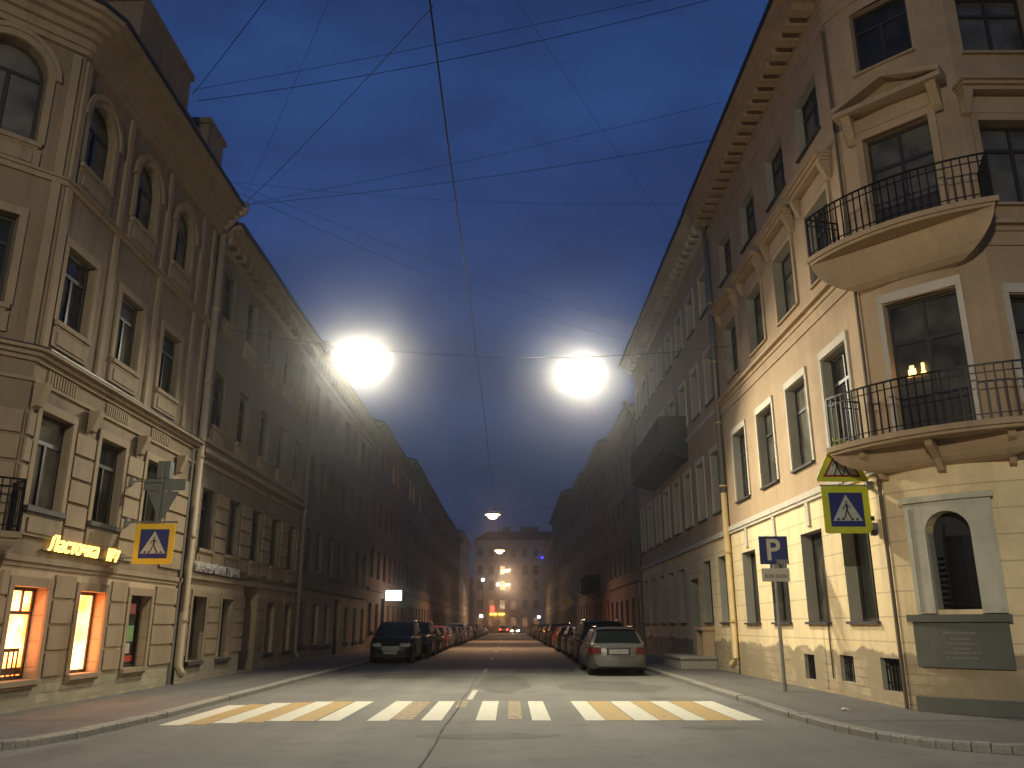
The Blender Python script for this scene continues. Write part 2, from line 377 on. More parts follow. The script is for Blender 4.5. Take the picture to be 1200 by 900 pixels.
def trim_mesh(kind, w, h, mat, arch=False):
    k = (kind, round(w, 3), round(h, 3), mat, arch)
    if k in _sc: return _sc[k]
    m = MB(); L = lambda u, d, z: (u, -d, z); hw = w/2
    if kind == 'sill': m.box(-hw-.08, hw+.08, -.02, .1, -.09, 0, L); m.box(-hw-.04, hw+.04, .0, .06, -.14, -.09, L)
    elif kind == 'flat_sill': m.box(-hw-.05, hw+.05, -.02, .08, -.05, 0, L)
    elif kind == 'surround':
        t = .13
        if arch:
            m.box(-hw-t, -hw, 0, .05, 0, h-hw, L); m.box(hw, hw+t, 0, .05, 0, h-hw, L)
            P = arcpts(-hw-t, hw+t, h+t, 12); Q = arcpts(-hw, hw, h, 12)
            for i in range(12): m.prism([P[i], P[i+1], Q[i+1], Q[i]], 0, .05, lambda a, b, c: (a, -c, b))
            P = arcpts(-hw-t-.1, hw+t+.1, h+t+.1, 12); Q = arcpts(-hw-t, hw+t, h+t, 12)
            for i in range(12): m.prism([P[i], P[i+1], Q[i+1], Q[i]], 0, .09, lambda a, b, c: (a, -c, b))
        else:
            m.box(-hw-t, -hw, 0, .045, 0, h, L); m.box(hw, hw+t, 0, .045, 0, h, L); m.box(-hw-t, hw+t, 0, .05, h, h+t+.03, L)
    elif kind == 'lintel':
        m.box(-hw-.1, hw+.1, 0, .05, h+.02, h+.2, L); m.box(-hw-.1, -hw, 0, .04, 0, h+.02, L); m.box(hw, hw+.1, 0, .04, 0, h+.02, L)
    elif kind == 'hood':      # straight entablature on two consoles
        t = .12
        m.box(-hw-t, -hw, 0, .05, 0, h, L); m.box(hw, hw+t, 0, .05, 0, h, L); m.box(-hw-t, hw+t, 0, .055, h, h+.15, L)
        m.box(-hw-.2, hw+.2, 0, .07, h+.15, h+.5, L)
        for s in (-1, 1):
            c = s*(hw+.2); m.prism([(0, h+.1), (.1, h+.14), (.22, h+.42), (.26, h+.55), (0, h+.55)], c-.08, c+.08, lambda a, b, t_: (t_, -a, b))
        for k_, (o_, z0, z1) in enumerate(((.24, .55, .63), (.31, .63, .7), (.38, .7, .76))):
            m.box(-hw-.22-o_*.35, hw+.22+o_*.35, 0, o_, h+z0, h+z1, L)
    elif kind == 'pediment':
        t = .14
        m.box(-hw-t, -hw, 0, .06, 0, h, L); m.box(hw, hw+t, 0, .06, 0, h, L); m.box(-hw-t, hw+t, 0, .065, h, h+.17, L)
        m.box(-hw-.18, hw+.18, 0, .09, h+.17, h+.45, L)
        for s in (-1, 1):
            c = s*(hw+.2); m.prism([(0, h), (.12, h+.1), (.26, h+.38), (.3, h+.52), (0, h+.52)], c-.09, c+.09, lambda a, b, t_: (t_, -a, b))
        m.box(-hw-.42, hw+.42, 0, .4, h+.52, h+.62, L)
        W = hw+.42
        m.prism([(-W, h+.62), (W, h+.62), (0, h+1.0)], 0, .12, lambda a, b, c: (a, -c, b))
        for s in (-1, 1): m.prism([(s*W, h+.62), (s*W, h+.72), (0, h+1.13), (0, h+1.0)], .0, .42, lambda a, b, c: (a, -c, b))
    elif kind == 'apron': m.box(-hw-.1, hw+.1, 0, .05, -.5, -.14, L); m.box(-hw+.04, hw-.04, .05, .075, -.44, -.2, L)
    elif kind == 'keystone': m.box(-.1, .1, 0, .05, h+.12, h+.75, L)
    _sc[k] = m.mesh(kind, M[mat]); return _sc[k]

def window(root, F, uc, z0, w, h, style='T', arch=False, fm='frame', pm='pane', depth=.24, trims=(), tm='cream', sm=None, name='window', lab=None):
    """z0 = bottom of the opening.  root is the building's empty"""
    fme, pme = win_meshes(w, h, style, arch, fm, pm)
    p = F(uc, -depth, z0); loc = tuple(a-b for a, b in zip(p, root.location))
    o = put(name, fme, root, loc, F.rz); put('pane', pme, o)
    if lab: o['label'] = lab
    for t in trims:
        c = put({'flat_sill': 'sill', 'lintel': 'surround', 'hood': 'surround'}.get(t, t), trim_mesh(t, w, h, sm if (t.endswith('sill') and sm) else tm, arch), o, (0, -depth+(.035 if getattr(F, 'arc', False) else -.001), 0))
    return o
def course(mb, F, u0, u1, prof):
    """prof: list of (out, z0, z1) steps"""
    for o, a, b in prof: mb.box(u0, u1, 0.001, o, a, b, F)
def shell(root, mat, poly, z1, name='side_wall'):
    """plain hidden sides of a building: list of points in plan, open polyline"""
    m = MB()
    for a, b in zip(poly, poly[1:]): m.face([(*a, 0), (*b, 0), (*b, z1), (*a, z1)])
    return m.build(name, mat, root, fix=False)
def pipe_down(root_label, x, y, ztop, nx, ny, mats, group='drainpipes down the facades', r=.075, zsplit=None):
    """drainpipe: offset from wall by normal (nx,ny)"""
    e = empty('drainpipe', (x, y, .13), 0, root_label, 'drainpipe', group)
    ox, oy = x+nx*.12, y+ny*.12
    low = MB(); zs = zsplit or ztop-.6
    low.tube([(ox+nx*.16, oy+ny*.16, .3), (ox+nx*.06, oy+ny*.06, .42), (ox, oy, .55), (ox, oy, zs)], r, 10)
    low.build('pipe', M[mats[0]], e, True)
    if zsplit:
        up = MB(); up.tube([(ox, oy, zs-.02), (ox, oy, ztop-.6)], r*.93, 10); up.build('upper_pipe', M[mats[1]], e, True)
    h = MB(); h.tube([(ox, oy, ztop-.62), (ox, oy, ztop-.4), (ox+nx*.38, oy+ny*.38, ztop+.1)], r, 10)
    h.tube([(ox+nx*.38, oy+ny*.38, ztop+.05), (ox+nx*.4, oy+ny*.4, ztop+.2), (ox+nx*.4, oy+ny*.4, ztop+.42)], [r*1.1, r*2.3, r*2.4], 12)
    h.build('hopper', M[mats[-1]], e, True)
    for z in [1.6+2.1*k for k in range(int((ztop-2)/2.1))]:
        b = MB(); b.tube([(ox, oy, z), (ox, oy, z+.05)], r*1.25, 10); b.box(min(x, ox)-.01, max(x, ox)+.01, min(y, oy)-.01, max(y, oy)+.01, z+.01, z+.04)
        b.build('bracket', M[mats[0]], e)
    return e

# ------------------------------------------------------------------ ground
g = MB(); g.face([(-400, -300, -.004), (400, -300, -.004), (400, 600, -.004), (-400, 600, -.004)]); structure(g, 'ground', M['asphalt_patch'])
g = MB(); g.face([(-120, -12, 0), (120, -12, 0), (120, 11.05, 0), (-120, 11.05, 0)])
g.face([(-8, 11.05, 0), (8, 11.05, 0), (8, 178, 0), (-8, 178, 0)]); g.face([(-120, 178, 0), (120, 178, 0), (120, 190, 0), (-120, 190, 0)])
structure(g, 'road', M['asphalt'])
KL = [(-120, 10.55), (-9, 10.75), (-6.75, 10.95), (-6.3, 11.25), (-6.0, 11.9), (-5.88, 13.0), (-5.8, 15), (-5.9, 30), (-5.95, 60), (-5.95, 177)]
KR = [(120, 10.45), (9, 10.6), (6.4, 10.75), (5.6, 11.15), (5.1, 11.8), (4.82, 12.9), (4.7, 15), (4.75, 30), (4.85, 60), (4.85, 177)]
def resample(P, step):
    out = [Vector(P[0])]
    for a, b in zip(P, P[1:]):
        a, b = Vector(a), Vector(b); n = max(1, int(round((b-a).length/step)))
        out += [a+(b-a)*k/n for k in range(1, n+1)]
    return out
def smooth2(P):
    for _ in range(2):
        Q = [P[0]]
        for a, b in zip(P, P[1:]):
            a, b = Vector(a), Vector(b)
            if (b-a).length > 12: Q += [tuple(a), tuple(b)] if tuple(a) != tuple(Q[-1]) else [tuple(b)]
            else: Q += [tuple(a*.75+b*.25), tuple(a*.25+b*.75)]
        Q.append(P[-1]); P = Q
    return P
for nm, K, side in (('left', KL, -1), ('right', KR, 1)):
    K = smooth2(K); off = []
    P = resample(K, 1.7)
    nrm = []
    for i in range(len(P)):
        d = (P[min(i+1, len(P)-1)]-P[max(i-1, 0)]).normalized(); n_ = Vector((d.y, -d.x)); 
        if side < 0: n_ = -n_
        nrm.append(n_)
    kb = MB(); rnd = random.Random(3)
    for i in range(len(P)-1):
        if P[i].x < -30 or P[i].x > 30: continue
        a, b, na, nb = P[i], P[i+1], nrm[i], nrm[i+1]
        if (b-a).length < .05: continue
        gp = min(.006/(b-a).length, .1); a2 = a+(b-a)*gp; b2 = b-(b-a)*gp; h = .1+rnd.uniform(-.006, .005); w = .2; j = rnd.uniform(-.012, .012)
        a2 = a2+na*j; b2 = b2+nb*j
        q = [a2, b2, b2+nb*w, a2+na*w]; top = [a2+na*.02, b2+nb*.02, b2+nb*w, a2+na*w]
        i0 = len(kb.v); kb.v += [(p.x, p.y, -.01) for p in q] + [(p.x, p.y, h-.02) for p in q[:2]] + [(p.x, p.y, h) for p in top]
        kb.f += [[i0, i0+1, i0+5, i0+4], [i0+4, i0+5, i0+7, i0+6], [i0+6, i0+7, i0+8, i0+9], [i0+2, i0+3, i0+9, i0+8], [i0+1, i0+2, i0+8, i0+7, i0+5], [i0+3, i0, i0+4, i0+6, i0+9]]
    structure(kb, 'kerb', M['kerb'])
    pv = MB(); X = -60 if side < 0 else 60
    for i in range(len(P)-1):
        a, b = P[i]+nrm[i]*.19, P[i+1]+nrm[i+1]*.19
        if a.y < 13.2:
            pv.face([(a.x, a.y, .092), (b.x, b.y, .092), (b.x, 22, .092), (a.x, 22, .092)] if abs(b.x-a.x) > 1e-6 and a.y > 0 else [(a.x, a.y, .092), (b.x, b.y, .092), (b.x, 22, .092)])
    yy = max(p.y for p in P if p.y < 14)
    last = [p for p in P if p.y >= yy][0]
    pv2 = MB(); xs = last.x+side*.19
    Q = [p for p in P if p.y >= last.y]
    for a, b in zip(Q, Q[1:]): pv2.face([(a.x+side*.19, a.y, .095), (b.x+side*.19, b.y, .095), (side*11.5, b.y, .095), (side*11.5, a.y, .095)])
    pv2.v += []
    i0 = len(pv2.v); pv2.v += pv.v; pv2.f += [[i0+k for k in f] for f in pv.f]
    structure(pv2, 'pavement', M['pavement'])

# zebra crossing  (near edge y=14.5, far edge y=18.2) ------------------------------------------------
W_ = lambda x0, x1, yn=14.55, yf=18.15, lean=0.: [(x0, yn), (x1, yn), (x1+lean, yf), (x0+lean, yf)]
white = [(-5.5, -5.15, 13.9, 17.3), (-4.78, -4.38, 14.2, 17.8), (-3.98, -3.6, 14.5, 18.1), (-3.17, -2.8, 14.55, 18.15), (-2.35, -2.0, 14.55, 18.2), (-1.47, -1.13, 14.6, 18.2), (-.57, -.24, 14.6, 18.2), (.36, .67, 14.6, 18.2),
         (1.24, 1.57, 14.6, 18.2), (2.05, 2.46, 14.6, 18.2), (2.87, 3.24, 14.6, 18.2), (3.74, 4.16, 14.6, 18.2)]
yell = [(-5.15, -4.8, 14.0, 17.5, 0), (-4.37, -3.99, 14.3, 17.9, 0), (-3.59, -3.2, 14.5, 18.1, 0), (-2.0, -1.62, 14.7, 18.15, 1), (-1.05, -.85, 16.8, 18.2, 1), (-.04, .2, 14.8, 18.2, 1), (1.58, 2.03, 14.6, 18.2, 0), (2.47, 2.85, 14.6, 18.2, 0), (3.25, 3.72, 14.6, 18.2, 0)]
g = MB()
for a, b, c, d in white: g.face([(a, c, .004), (b, c, .004), (b, d, .004), (a, d, .004)])
structure(g, 'crossing_white_stripes', M['white_paint'])
g = MB(); g2 = MB()
for a, b, c, d, w in yell: (g2 if w else g).face([(a, c, .0045), (b, c, .0045), (b, d, .0045), (a, d, .0045)])
structure(g, 'crossing_yellow_stripes', M['yellow_paint']); structure(g2, 'crossing_worn_yellow_stripes', M['yellow_paint_worn'])
g = MB()
for y0 in (18.6, 29.0, 40, 51, 62, 73, 84, 95, 106): g.face([(-.92, y0, .004), (-.8, y0, .004), (-.78, y0+2.6, .004), (-.9, y0+2.6, .004)])
for x0, y0, l in ((-3.1, 33.5, 1.2), (-4.2, 31, 1.5)): g.face([(x0, y0, .004), (x0+l, y0, .004), (x0+l, y0+.15, .004), (x0, y0+.15, .004)])
structure(g, 'lane_marking', M['white_paint_worn'])
g = MB()
rs = random.Random(4); sp_ = [(-1.02+.0, 9.6)]
for k in range(1, 60): sp_.append((-1.0+.015*math.sin(k*.35)+rs.uniform(-.006, .006)-(.0 if k < 30 else .0), 9.6+k*.3))
for k, (a, b) in enumerate(zip(sp_, sp_[1:])):
    w0, w1 = .013+.006*math.sin(k*1.7), .013+.006*math.sin((k+1)*1.7); z = .007
    g.face([(a[0]-w0, a[1], z), (a[0]+w0, a[1], z), (b[0]+w1, b[1], z), (b[0]-w1, b[1], z)])
structure(g, 'asphalt_seam', M['seam'])
g = MB()
def blob(cx, cy, rx, ry, seed, z=.003):
    r_ = random.Random(seed); n = 14
    g.face([(cx+rx*math.cos(2*math.pi*k/n)*(1+r_.uniform(-.25, .2)), cy+ry*math.sin(2*math.pi*k/n)*(1+r_.uniform(-.25, .2)), z) for k in range(n)])
for b_ in ((-.3, 12.6, 1.1, .35, 1), (2.6, 22.5, 1.3, 2.2, 2), (-.2, 24, .8, 3.5, 4), (-3.4, 27, 1.3, 1.6, 5), (3.1, 13.6, .5, .25, 6), (1.2, 31, 1.2, 3, 7)): blob(*b_)
structure(g, 'asphalt_patches', M['asphalt_patch'])
# ------------------------------------------------------------------ RIGHT CORNER BUILDING
HR = 16.0
rb = empty('corner_building', (7.0, 15.45, 0), 0, 'ochre corner building with wrought iron balconies and an arched niche on its cut corner', 'building')
FS = Fr(7.0, 26.7, 0, -1); FC = ArcFr(7.0, 15.45, RT, -RT, 2.35, .24); FT = Fr(7+2.35*RT, 15.45-2.35*RT, 1, 0)
LS, LC, LT = 11.25, 2.35, 14.
def yu(y): return 26.7-y
cen = [17.02, 19.5, 22.1, 24.75]; W1 = 1.4
opg, opu = [], []
for y in cen:
    u = yu(y)
    opg.append((u-W1/2, u+W1/2, 1.58, 3.6)); 
    opu += [(u-W1/2, u+W1/2, 5.15, 7.2), (u-W1/2, u+W1/2, 9.0, 10.75), (u-W1/2, u+W1/2, 12.3, 13.75)]
bas = [(yu(16.05)-.45, yu(16.05)+.45, .34, .92), (yu(18.15)-.36, yu(18.15)+.36, .38, .9), (yu(20.4)-.34, yu(20.4)+.34, .3, .85)]
rvm = []; m = MB(); wall(m, FS, 0, LS, 0, 4.35, opg + [b+(False, .2) for b in bas], rev=rvm); ni = (.75, 1.45, 1.76, 3.42, True, .2)
wall(m, FC, 0, LC, 0, 4.35, [ni], rev=rvm); wall(m, FT, 0, LT, 0, 4.35, [(u-.7, u+.7, 1.58, 3.6) for u in (1.6, 4.3, 7, 9.7, 12.4)])
m.build('ground_floor_wall', M['ochre_rust'], rb, fix=False)
opc = [(.5, 1.82, 4.78, 7.45), (.55, 1.82, 8.75, 11.05), (.6, 1.72, 12.6, 14.1)]
opt = [(u-.7, u+.7, a, b) for u in (.95, 4.3, 7, 9.7, 12.4) for a, b in ((5.15, 7.2), (9., 10.75), (12.3, 13.75))]
m = MB(); wall(m, FS, 0, LS, 4.35, HR-.4, opu, rev=rvm); wall(m, FC, 0, LC, 4.35, HR-.4, opc); wall(m, FT, 0, LT, 4.35, HR-.4, opt)
m.build('upper_wall', M['ochre'], rb, fix=False); [q_.build('window_reveal', M['reveal'], rb, fix=False) for q_ in rvm]
shell(rb, M['ochre'], [(FT(LT, 0, 0)[0], FT(LT, 0, 0)[1]), (22, 26.7), (7.0, 26.7)], HR-.4)
# string courses
m = MB()
def around(mb, prof, eps=0):
    for o, a, b in prof:
        mb.box(0, LS-.0, .001, o, a, b, FS); mb.box(-.0, LC, .0015, o, a, b, FC); mb.box(0, LT, .002, o, a, b, FT)
        # corner fillers
        for (p, q, r_) in ((FS(LS, o, 0), FC(0, o, 0), FC(0, 0, 0)), (FC(LC, o, 0), FT(0, o, 0), FT(0, 0, 0))):
            mb.prism([(p[0], p[1]), (q[0], q[1]), (r_[0], r_[1])], a+.001, b-.001, lambda x, y, z: (x, y, z))
around(m, [(.09, 4.36, 4.5), (.06, 4.28, 4.359)]); m.build('string_course', M['cream'], rb)
m = MB(); around(m, [(.08, 8.42, 8.52), (.2, 8.521, 8.6), (.04, 8.15, 8.419)]); m.build('sill_course', M['ochre'], rb)
m = MB(); around(m, [(.06, 14.55, 14.75), (.04, 14.35, 14.549), (.09, 14.751, 14.85)])
around(m, [(.62, 15.3, 15.5), (.7, 15.501, 15.62), (.78, 15.621, 15.7)])
# cove behind modillions
m.build('cornice', M['ochre'], rb)
for F_, n_, o_ in ((FS, int(LS/.52), .15), (FC, 4, .22), (FT, 26, .15)):
    for k in range(n_): mm = MB(); mm.box(o_+k*.52, o_+.27+k*.52, .002, .5, 15.12, 15.3, F_); mm.build('modillion', M['ochre'], rb)
rf = MB(); P = [FS(0, .85, 0), FS(LS+.3, .85, 0), FC(LC+.3, .85, 0), FT(LT, .85, 0), (22.6, 27, 0), (6.2, 26.7, 0)]
P = [(p[0], p[1]) for p in P][:5]; P.append((FS(0, .85, 0)[0], 26.7))
Q = [(11, 26.7), (11, 19.5), (11.5, 18.5), (22, 18.5), (22, 26.7), (11, 26.7)]
rf.prism(P[:5], 15.701, 15.78, lambda x, y, z: (x, y, z))
for i in range(4):
    a, b = P[i], P[i+1]; c, d = Q[i+1] if i < 4 else Q[i], Q[i]
    rf.face([(*a, 15.78), (*b, 15.78), (*Q[i+1], 17.8), (*Q[i], 17.8)])
rf.face([(q[0], q[1], 17.8) for q in Q[:5]]); rf.face([(P[0][0], 26.7, 15.78), (11, 26.7, 17.8), (22, 26.7, 15.78)])
rf.build('roof', M['roof'], rb, fix=False)
for i, y in enumerate(cen):
    u = yu(y)
    window(rb, FS, u, 1.58, W1, 2.02, 'one', depth=.26, trims=('flat_sill', 'keystone'), tm='cream', sm='sill_dark')
    window(rb, FS, u, 5.15, W1, 2.05, 'T', depth=.2, trims=('flat_sill', 'lintel'), tm='cream', sm='sill_dark')
    window(rb, FS, u, 9.0, W1, 1.75, 'T', depth=.2, trims=('hood', 'flat_sill'), tm='ochre', sm='ochre')
    window(rb, FS, u, 12.3, W1, 1.45, 'T', depth=.2, trims=('flat_sill',), tm='ochre', sm='sill_dark')
window(rb, FC, 1.16, 4.78, 1.32, 2.67, 'door', depth=.2, trims=('lintel',), tm='cream', name='balcony_door', pm='pane', lab='balcony door with small lamps glowing behind its glass')
window(rb, FC, 1.185, 8.75, 1.27, 2.3, 'door', depth=.2, trims=('pediment',), tm='ochre', name='balcony_door', lab='upper balcony door under a pediment')
window(rb, FC, 1.16, 12.6, 1.12, 1.5, 'T', depth=.2, trims=('flat_sill',), tm='ochre')
for u in (.95, 4.3, 7, 9.7, 12.4):
    window(rb, FT, u, 5.15, 1.4, 2.05, 'T', depth=.2, trims=('flat_sill', 'lintel')); window(rb, FT, u, 9.0, 1.4, 1.75, 'T', depth=.2, trims=('hood', 'flat_sill'), tm='ochre'); window(rb, FT, u, 12.3, 1.4, 1.45, 'T', depth=.2, trims=('flat_sill',), tm='ochre')
for u in (1.6, 4.3, 7, 9.7, 12.4): window(rb, FT, u, 1.58, 1.4, 2.02, 'one', depth=.26, trims=('flat_sill',), sm='sill_dark')
# lamps glowing in the balcony door
m = MB()
for (a, b, c, d) in ((.72, .86, 6.02, 6.12), (.75, .83, 6.12, 6.19), (.69, .92, 5.98, 6.01), (.98, 1.03, 6.03, 6.2), (.96, 1.05, 6.0, 6.03)): m.box(a, b, -.19, -.18, c, d, FC)
m.build('interior_lamp', emit('warm_interior_lamp', (1, .55, .12), 7), rb)
# basement windows
for i, (a, b, c, d, *_) in enumerate(bas):
    m = MB()
    for k in range(7): m.box(a+.04+(b-a-.08)*k/6-.008, a+.04+(b-a-.08)*k/6+.008, -.1, -.08, c, d, FS)
    for z in (c+.15, d-.15): m.box(a, b, -.102, -.085, z-.01, z+.01, FS)
    o = m.build('basement_grille', M['iron'], rb)
    m = MB(); m.box(a, b, -.22, -.2, c, d, FS); m.build('basement_window', M['frame_pale'] if i == 1 else M['frame'], rb)
# niche ----------------------------------------------------------------
m = MB()
for (a, b, c, d) in ((.42, .75, 1.7, 3.6), (1.45, 1.8, 1.7, 3.6)): m.box(a, b, .001, .09, c, d, FC)
A = arcpts(.75, 1.45, 3.42, 10); 
for p, q in zip(A, A[1:]): m.prism([(p[0], p[1]), (q[0], q[1]), (q[0], 3.6), (p[0], 3.6)], .001, .09, lambda a, b, c: FC(a, c, b))
m.box(.38, 1.84, .001, .15, 3.6, 3.7, FC)
for (a, b) in ((.46, .52), (1.7, 1.76)): m.box(a, b, .09, .12, 1.75, 3.5, FC)
m.build('niche_surround', M['grey_cream'], rb)
m = MB(); m.face([FC(.75, -.19, 1.76)] + [FC(p[0], -.19, p[1]) for p in A] + [FC(1.45, -.19, 1.76)])
m.build('niche_back', M['black_trim'], rb)
m = MB()
for k in range(9): m.box(.79, .93-.006*k, -.18, -.13, 1.82+.1*k, 1.85+.1*k, FC)
m.tube([FC(.95, -.1, 1.8), FC(.96, -.1, 2.9), FC(1.0, -.1, 3.2)], .02); m.box(.95, 1.41, -.17, -.14, 1.8, 3.0, FC)
m.build('niche_shutter', M['iron'], rb)
# granite plaque with carved lines
m = MB(); m.box(.3, 1.78, .001, .07, .82, 1.56, FC); m.box(.24, 1.84, .001, .13, 1.56, 1.68, FC); m.build('granite_plaque', M['granite'], rb)
m = MB(); rr = random.Random(5)
for z, w in ((1.36, .5), (1.27, .28), (1.19, .44), (1.11, .2), (1.04, .56), (.96, .46)):
    u = 1.05-w/2
    while u < 1.05+w/2:
        l_ = rr.uniform(.02, .045); m.box(u, u+l_, .0705, .073, z, z+.035, FC); u += l_+.014
m.build('carved_lettering', plain('weathered_gilding', (.2, .19, .15), .6), rb)
m = MB(); m.box(.25, LC+.1, .001, .16, .1, .34, FC); m.box(0, 4, .003, .16, .1, .34, FT); m.build('plinth_stone', M['granite'], rb)
# balconies of the corner building
def balcony(name, F, u0, u1, z, out, hr, label, cove, root=rb, hollow=False, slab='ochre'):
    s = MB(); s.box(u0, u1, -.3, out, z-.1, z, F); s.box(u0+.05, u1-.05, -.3, out-.05, z-.16, z-.1, F)
    n = 6
    for k in range(n):     # cove narrowing towards the wall below
        a, b = k/n, (k+1)/n
        fa, fb = math.cos(a*math.pi/2), math.cos(b*math.pi/2)
        if hollow: fa, fb = 1-math.sin(a*math.pi/2)**.8, 1-math.sin(b*math.pi/2)**.8
        z0, z1 = z-.16-cove*(b if hollow else math.sin(b*math.pi/2)**1.2), z-.16-cove*(a if hollow else math.sin(a*math.pi/2)**1.2)
        mid = (u0+u1)/2; hw = (u1-u0)/2-.06
        w0 = hw*(.55+.45*fb); w1 = hw*(.55+.45*fa); o0 = (out-.06)*fb+.01; o1 = (out-.06)*fa+.01
        s.prism([(mid-w1, -.3), (mid+w1, -.3), (mid+w1, o1), (mid-w1, o1)], z1-.001, z1, lambda p, q, t: F(p, q, t))
        p0 = [F(mid-w0, -.3, z0), F(mid+w0, -.3, z0), F(mid+w0, o0, z0), F(mid-w0, o0, z0)]; p1 = [F(mid-w1, -.3, z1), F(mid+w1, -.3, z1), F(mid+w1, o1, z1), F(mid-w1, o1, z1)]
        for i in range(4): s.face([p0[i], p0[(i+1) % 4], p1[(i+1) % 4], p1[i]])
    b = s.build(name, M[slab], root); b['label'] = label
    r_ = MB(); o = out-.06; rd = .014
    P = [(u0+.06, 0), (u0+.06, o), (u1-.06, o), (u1-.06, 0)]
    for zz, t in ((z+hr, .03), (z+hr-.14, .018), (z+.1, .018)):
        for a, c in zip(P, P[1:]):
            r_.box(min(a[0], c[0])-t/2, max(a[0], c[0])+t/2, min(a[1], c[1])-t/2, max(a[1], c[1])+t/2, zz-t/2, zz+t/2, F)
    for a, c in zip(P, P[1:]):
        L = math.hypot(c[0]-a[0], c[1]-a[1]); n = max(3, int(L/.105))
        for k in range(n+1):
            t = k/n; u, d = a[0]+(c[0]-a[0])*t, a[1]+(c[1]-a[1])*t; w = .016 if k in (0, n) else .009
            r_.box(u-w, u+w, d-w, d+w, z, z+hr, F)
    rail = r_.build('railing', M['iron'], b)
    return b
balcony('balcony', FC, -.42, 2.7, 4.78, .8, .95, 'lower balcony of the corner, with a black railing', .42)
for u in (.1, 1.16, 2.2):
    m = MB(); m.prism([(0, 4.62), (.6, 4.62), (.56, 4.5), (.25, 4.32), (.12, 4.12), (0, 4.08)], u-.05, u+.05, lambda a, b, c: FC(c, a, b)); m.build('bracket', M['ochre'], rb)
balcony('balcony', FC, -.42, 2.5, 8.74, .8, .88, 'upper balcony of the corner', .75)
# corner cable and conduits
def conduit(root, pts, r, mat, name='conduit'):
    m = MB(); m.tube(pts, r, 6); return m.build(name, M[mat], root)
conduit(rb, [(6.95, 15.5, .1), (6.95, 15.5, 14.2)], .035, 'cable_brown')
conduit(rb, [FS(yu(18.9), .03, .4), FS(yu(18.9), .03, 2.9)], .018, 'cable_brown')
# ------------------------------------------------------------------ generic row building
def row(label, name, side, ya, yb, H, wm, gm, tm, floors, bays, ww, gz=(1.2, 3.1), ground_top=4.3, doors=(), lit=(), fl_h=None, near=True, cat='building', roof_rise=1.6, chim=0, over=.55, skip=(), trims=((), ('flat_sill',)), pm='pane', gstyle='one', depth=.24, X=None, gpm='pane'):
    if side > 0: F = Fr(X or 7.0, yb, 0, -1)
    else: F = Fr(-(X or 8.4), ya, 0, 1)
    L = yb-ya; r = empty(name, F(L/2, 0, 0), 0, label, cat)
    cs = [L*(k+.5)/bays for k in range(bays)]
    og = []; ou = []
    for k, u in enumerate(cs):
        if ('g', k) in skip: continue
        if k in doors: og.append((u-.75, u+.75, .13, 2.7 if gz[1] < 2.8 else 3.2, False, .5))
        else: og.append((u-ww/2, u+ww/2, gz[0], gz[1]))
    for (z0, h, arch) in floors:
        for u in cs: ou.append((u-ww/2, u+ww/2, z0, z0+h, arch))
    rvm = [] if wm == 'ochre' else None
    m = MB(); wall(m, F, 0, L, 0, ground_top, og, depth, rvm); m.build('ground_floor_wall', M[gm], r, fix=False)
    m = MB(); wall(m, F, 0, L, ground_top, H-.3, ou, depth, rvm)
    for q_ in rvm or []: q_.build('window_reveal', M['reveal'], r, fix=False)
    m.v = m.v; m.build('upper_wall', M[wm], r, fix=False)
    xb = F(0, -14, 0)[0]; xf = F(0, 0, 0)[0]
    a0, b0 = F(0, 0, 0)[1], F(L, 0, 0)[1]
    shell(r, M[wm], [(xf, a0), (xb, a0), (xb, b0), (xf, b0)], H-.3)
    m = MB(); course(m, F, 0, L, [(.09, ground_top-.06, ground_top+.1)])
    if near: course(m, F, 0, L, [(.07, floors[1][0]-.55, floors[1][0]-.42)])
    m.build('string_course', M[tm], r)
    m = MB(); course(m, F, 0, L, [(.12, H-1.05, H-.85), (over*.6, H-.6, H-.42), (over, H-.42, H-.3)])
    if near:
        for k in range(int(L/.6)): m.box(.1+k*.6, .32+k*.6, .001, over*.55, H-.82, H-.6, F)
    m.build('cornice', M[tm], r)
    m = MB(); o = over+.08
    m.prism([(o, H-.3), (o, H-.22), (-5, H-.22+roof_rise), (-14, H-.3)], 0.01, L-.01, lambda a, b, c: F(c, a, b)); rf_ = m.build('roof', M['roof'], r)
    rr = random.Random(int(ya*10))
    for k in range(chim):
        u = L*(k+.5)/chim+rr.uniform(-1, 1); d = -rr.uniform(1.6, 4); w = rr.uniform(.4, .9); zt = H+roof_rise*.6+rr.uniform(.5, 1.2)
        c = MB(); c.box(u-w, u+w, d-.3, d+.3, H-.2, zt, F); c.box(u-w-.06, u+w+.06, d-.36, d+.36, zt, zt+.12, F); c.build('chimney', M[wm], rf_)
    for k, u in enumerate(cs):
        if ('g', k) in skip: pass
        elif k in doors:
            dm = MB(); zt = 2.7 if gz[1] < 2.8 else 3.2
            dm.box(u-.75, u+.75, -.5, -.44, .13, zt, F)
            for s in (-1, 1):
                for z_ in (.3, 1.3, 2.1): dm.box(u+s*.38-.26, u+s*.38+.26, -.44, -.42, z_, z_+.7 if z_ > .5 else z_+.8, F)
            d_ = dm.build('door', M['wood'], r); hm = MB(); hm.box(u+.05, u+.08, -.42, -.38, 1.0, 1.2, F); hm.build('handle', M['chrome'], d_)
        else: window(r, F, u, gz[0], ww, gz[1]-gz[0], gstyle, depth=depth-.02, trims=trims[1], tm=tm, sm='sill_dark', pm=gpm)
        for j, (z0, h, arch) in enumerate(floors):
            window(r, F, u, z0, ww, h, 'T', arch, depth=depth-.02, trims=(trims[0] or trims[1]) if near else (), tm=tm, sm='sill_dark' if side > 0 else tm, pm='pane_lit' if (k, j) in lit else pm)
    return r, F, L, cs

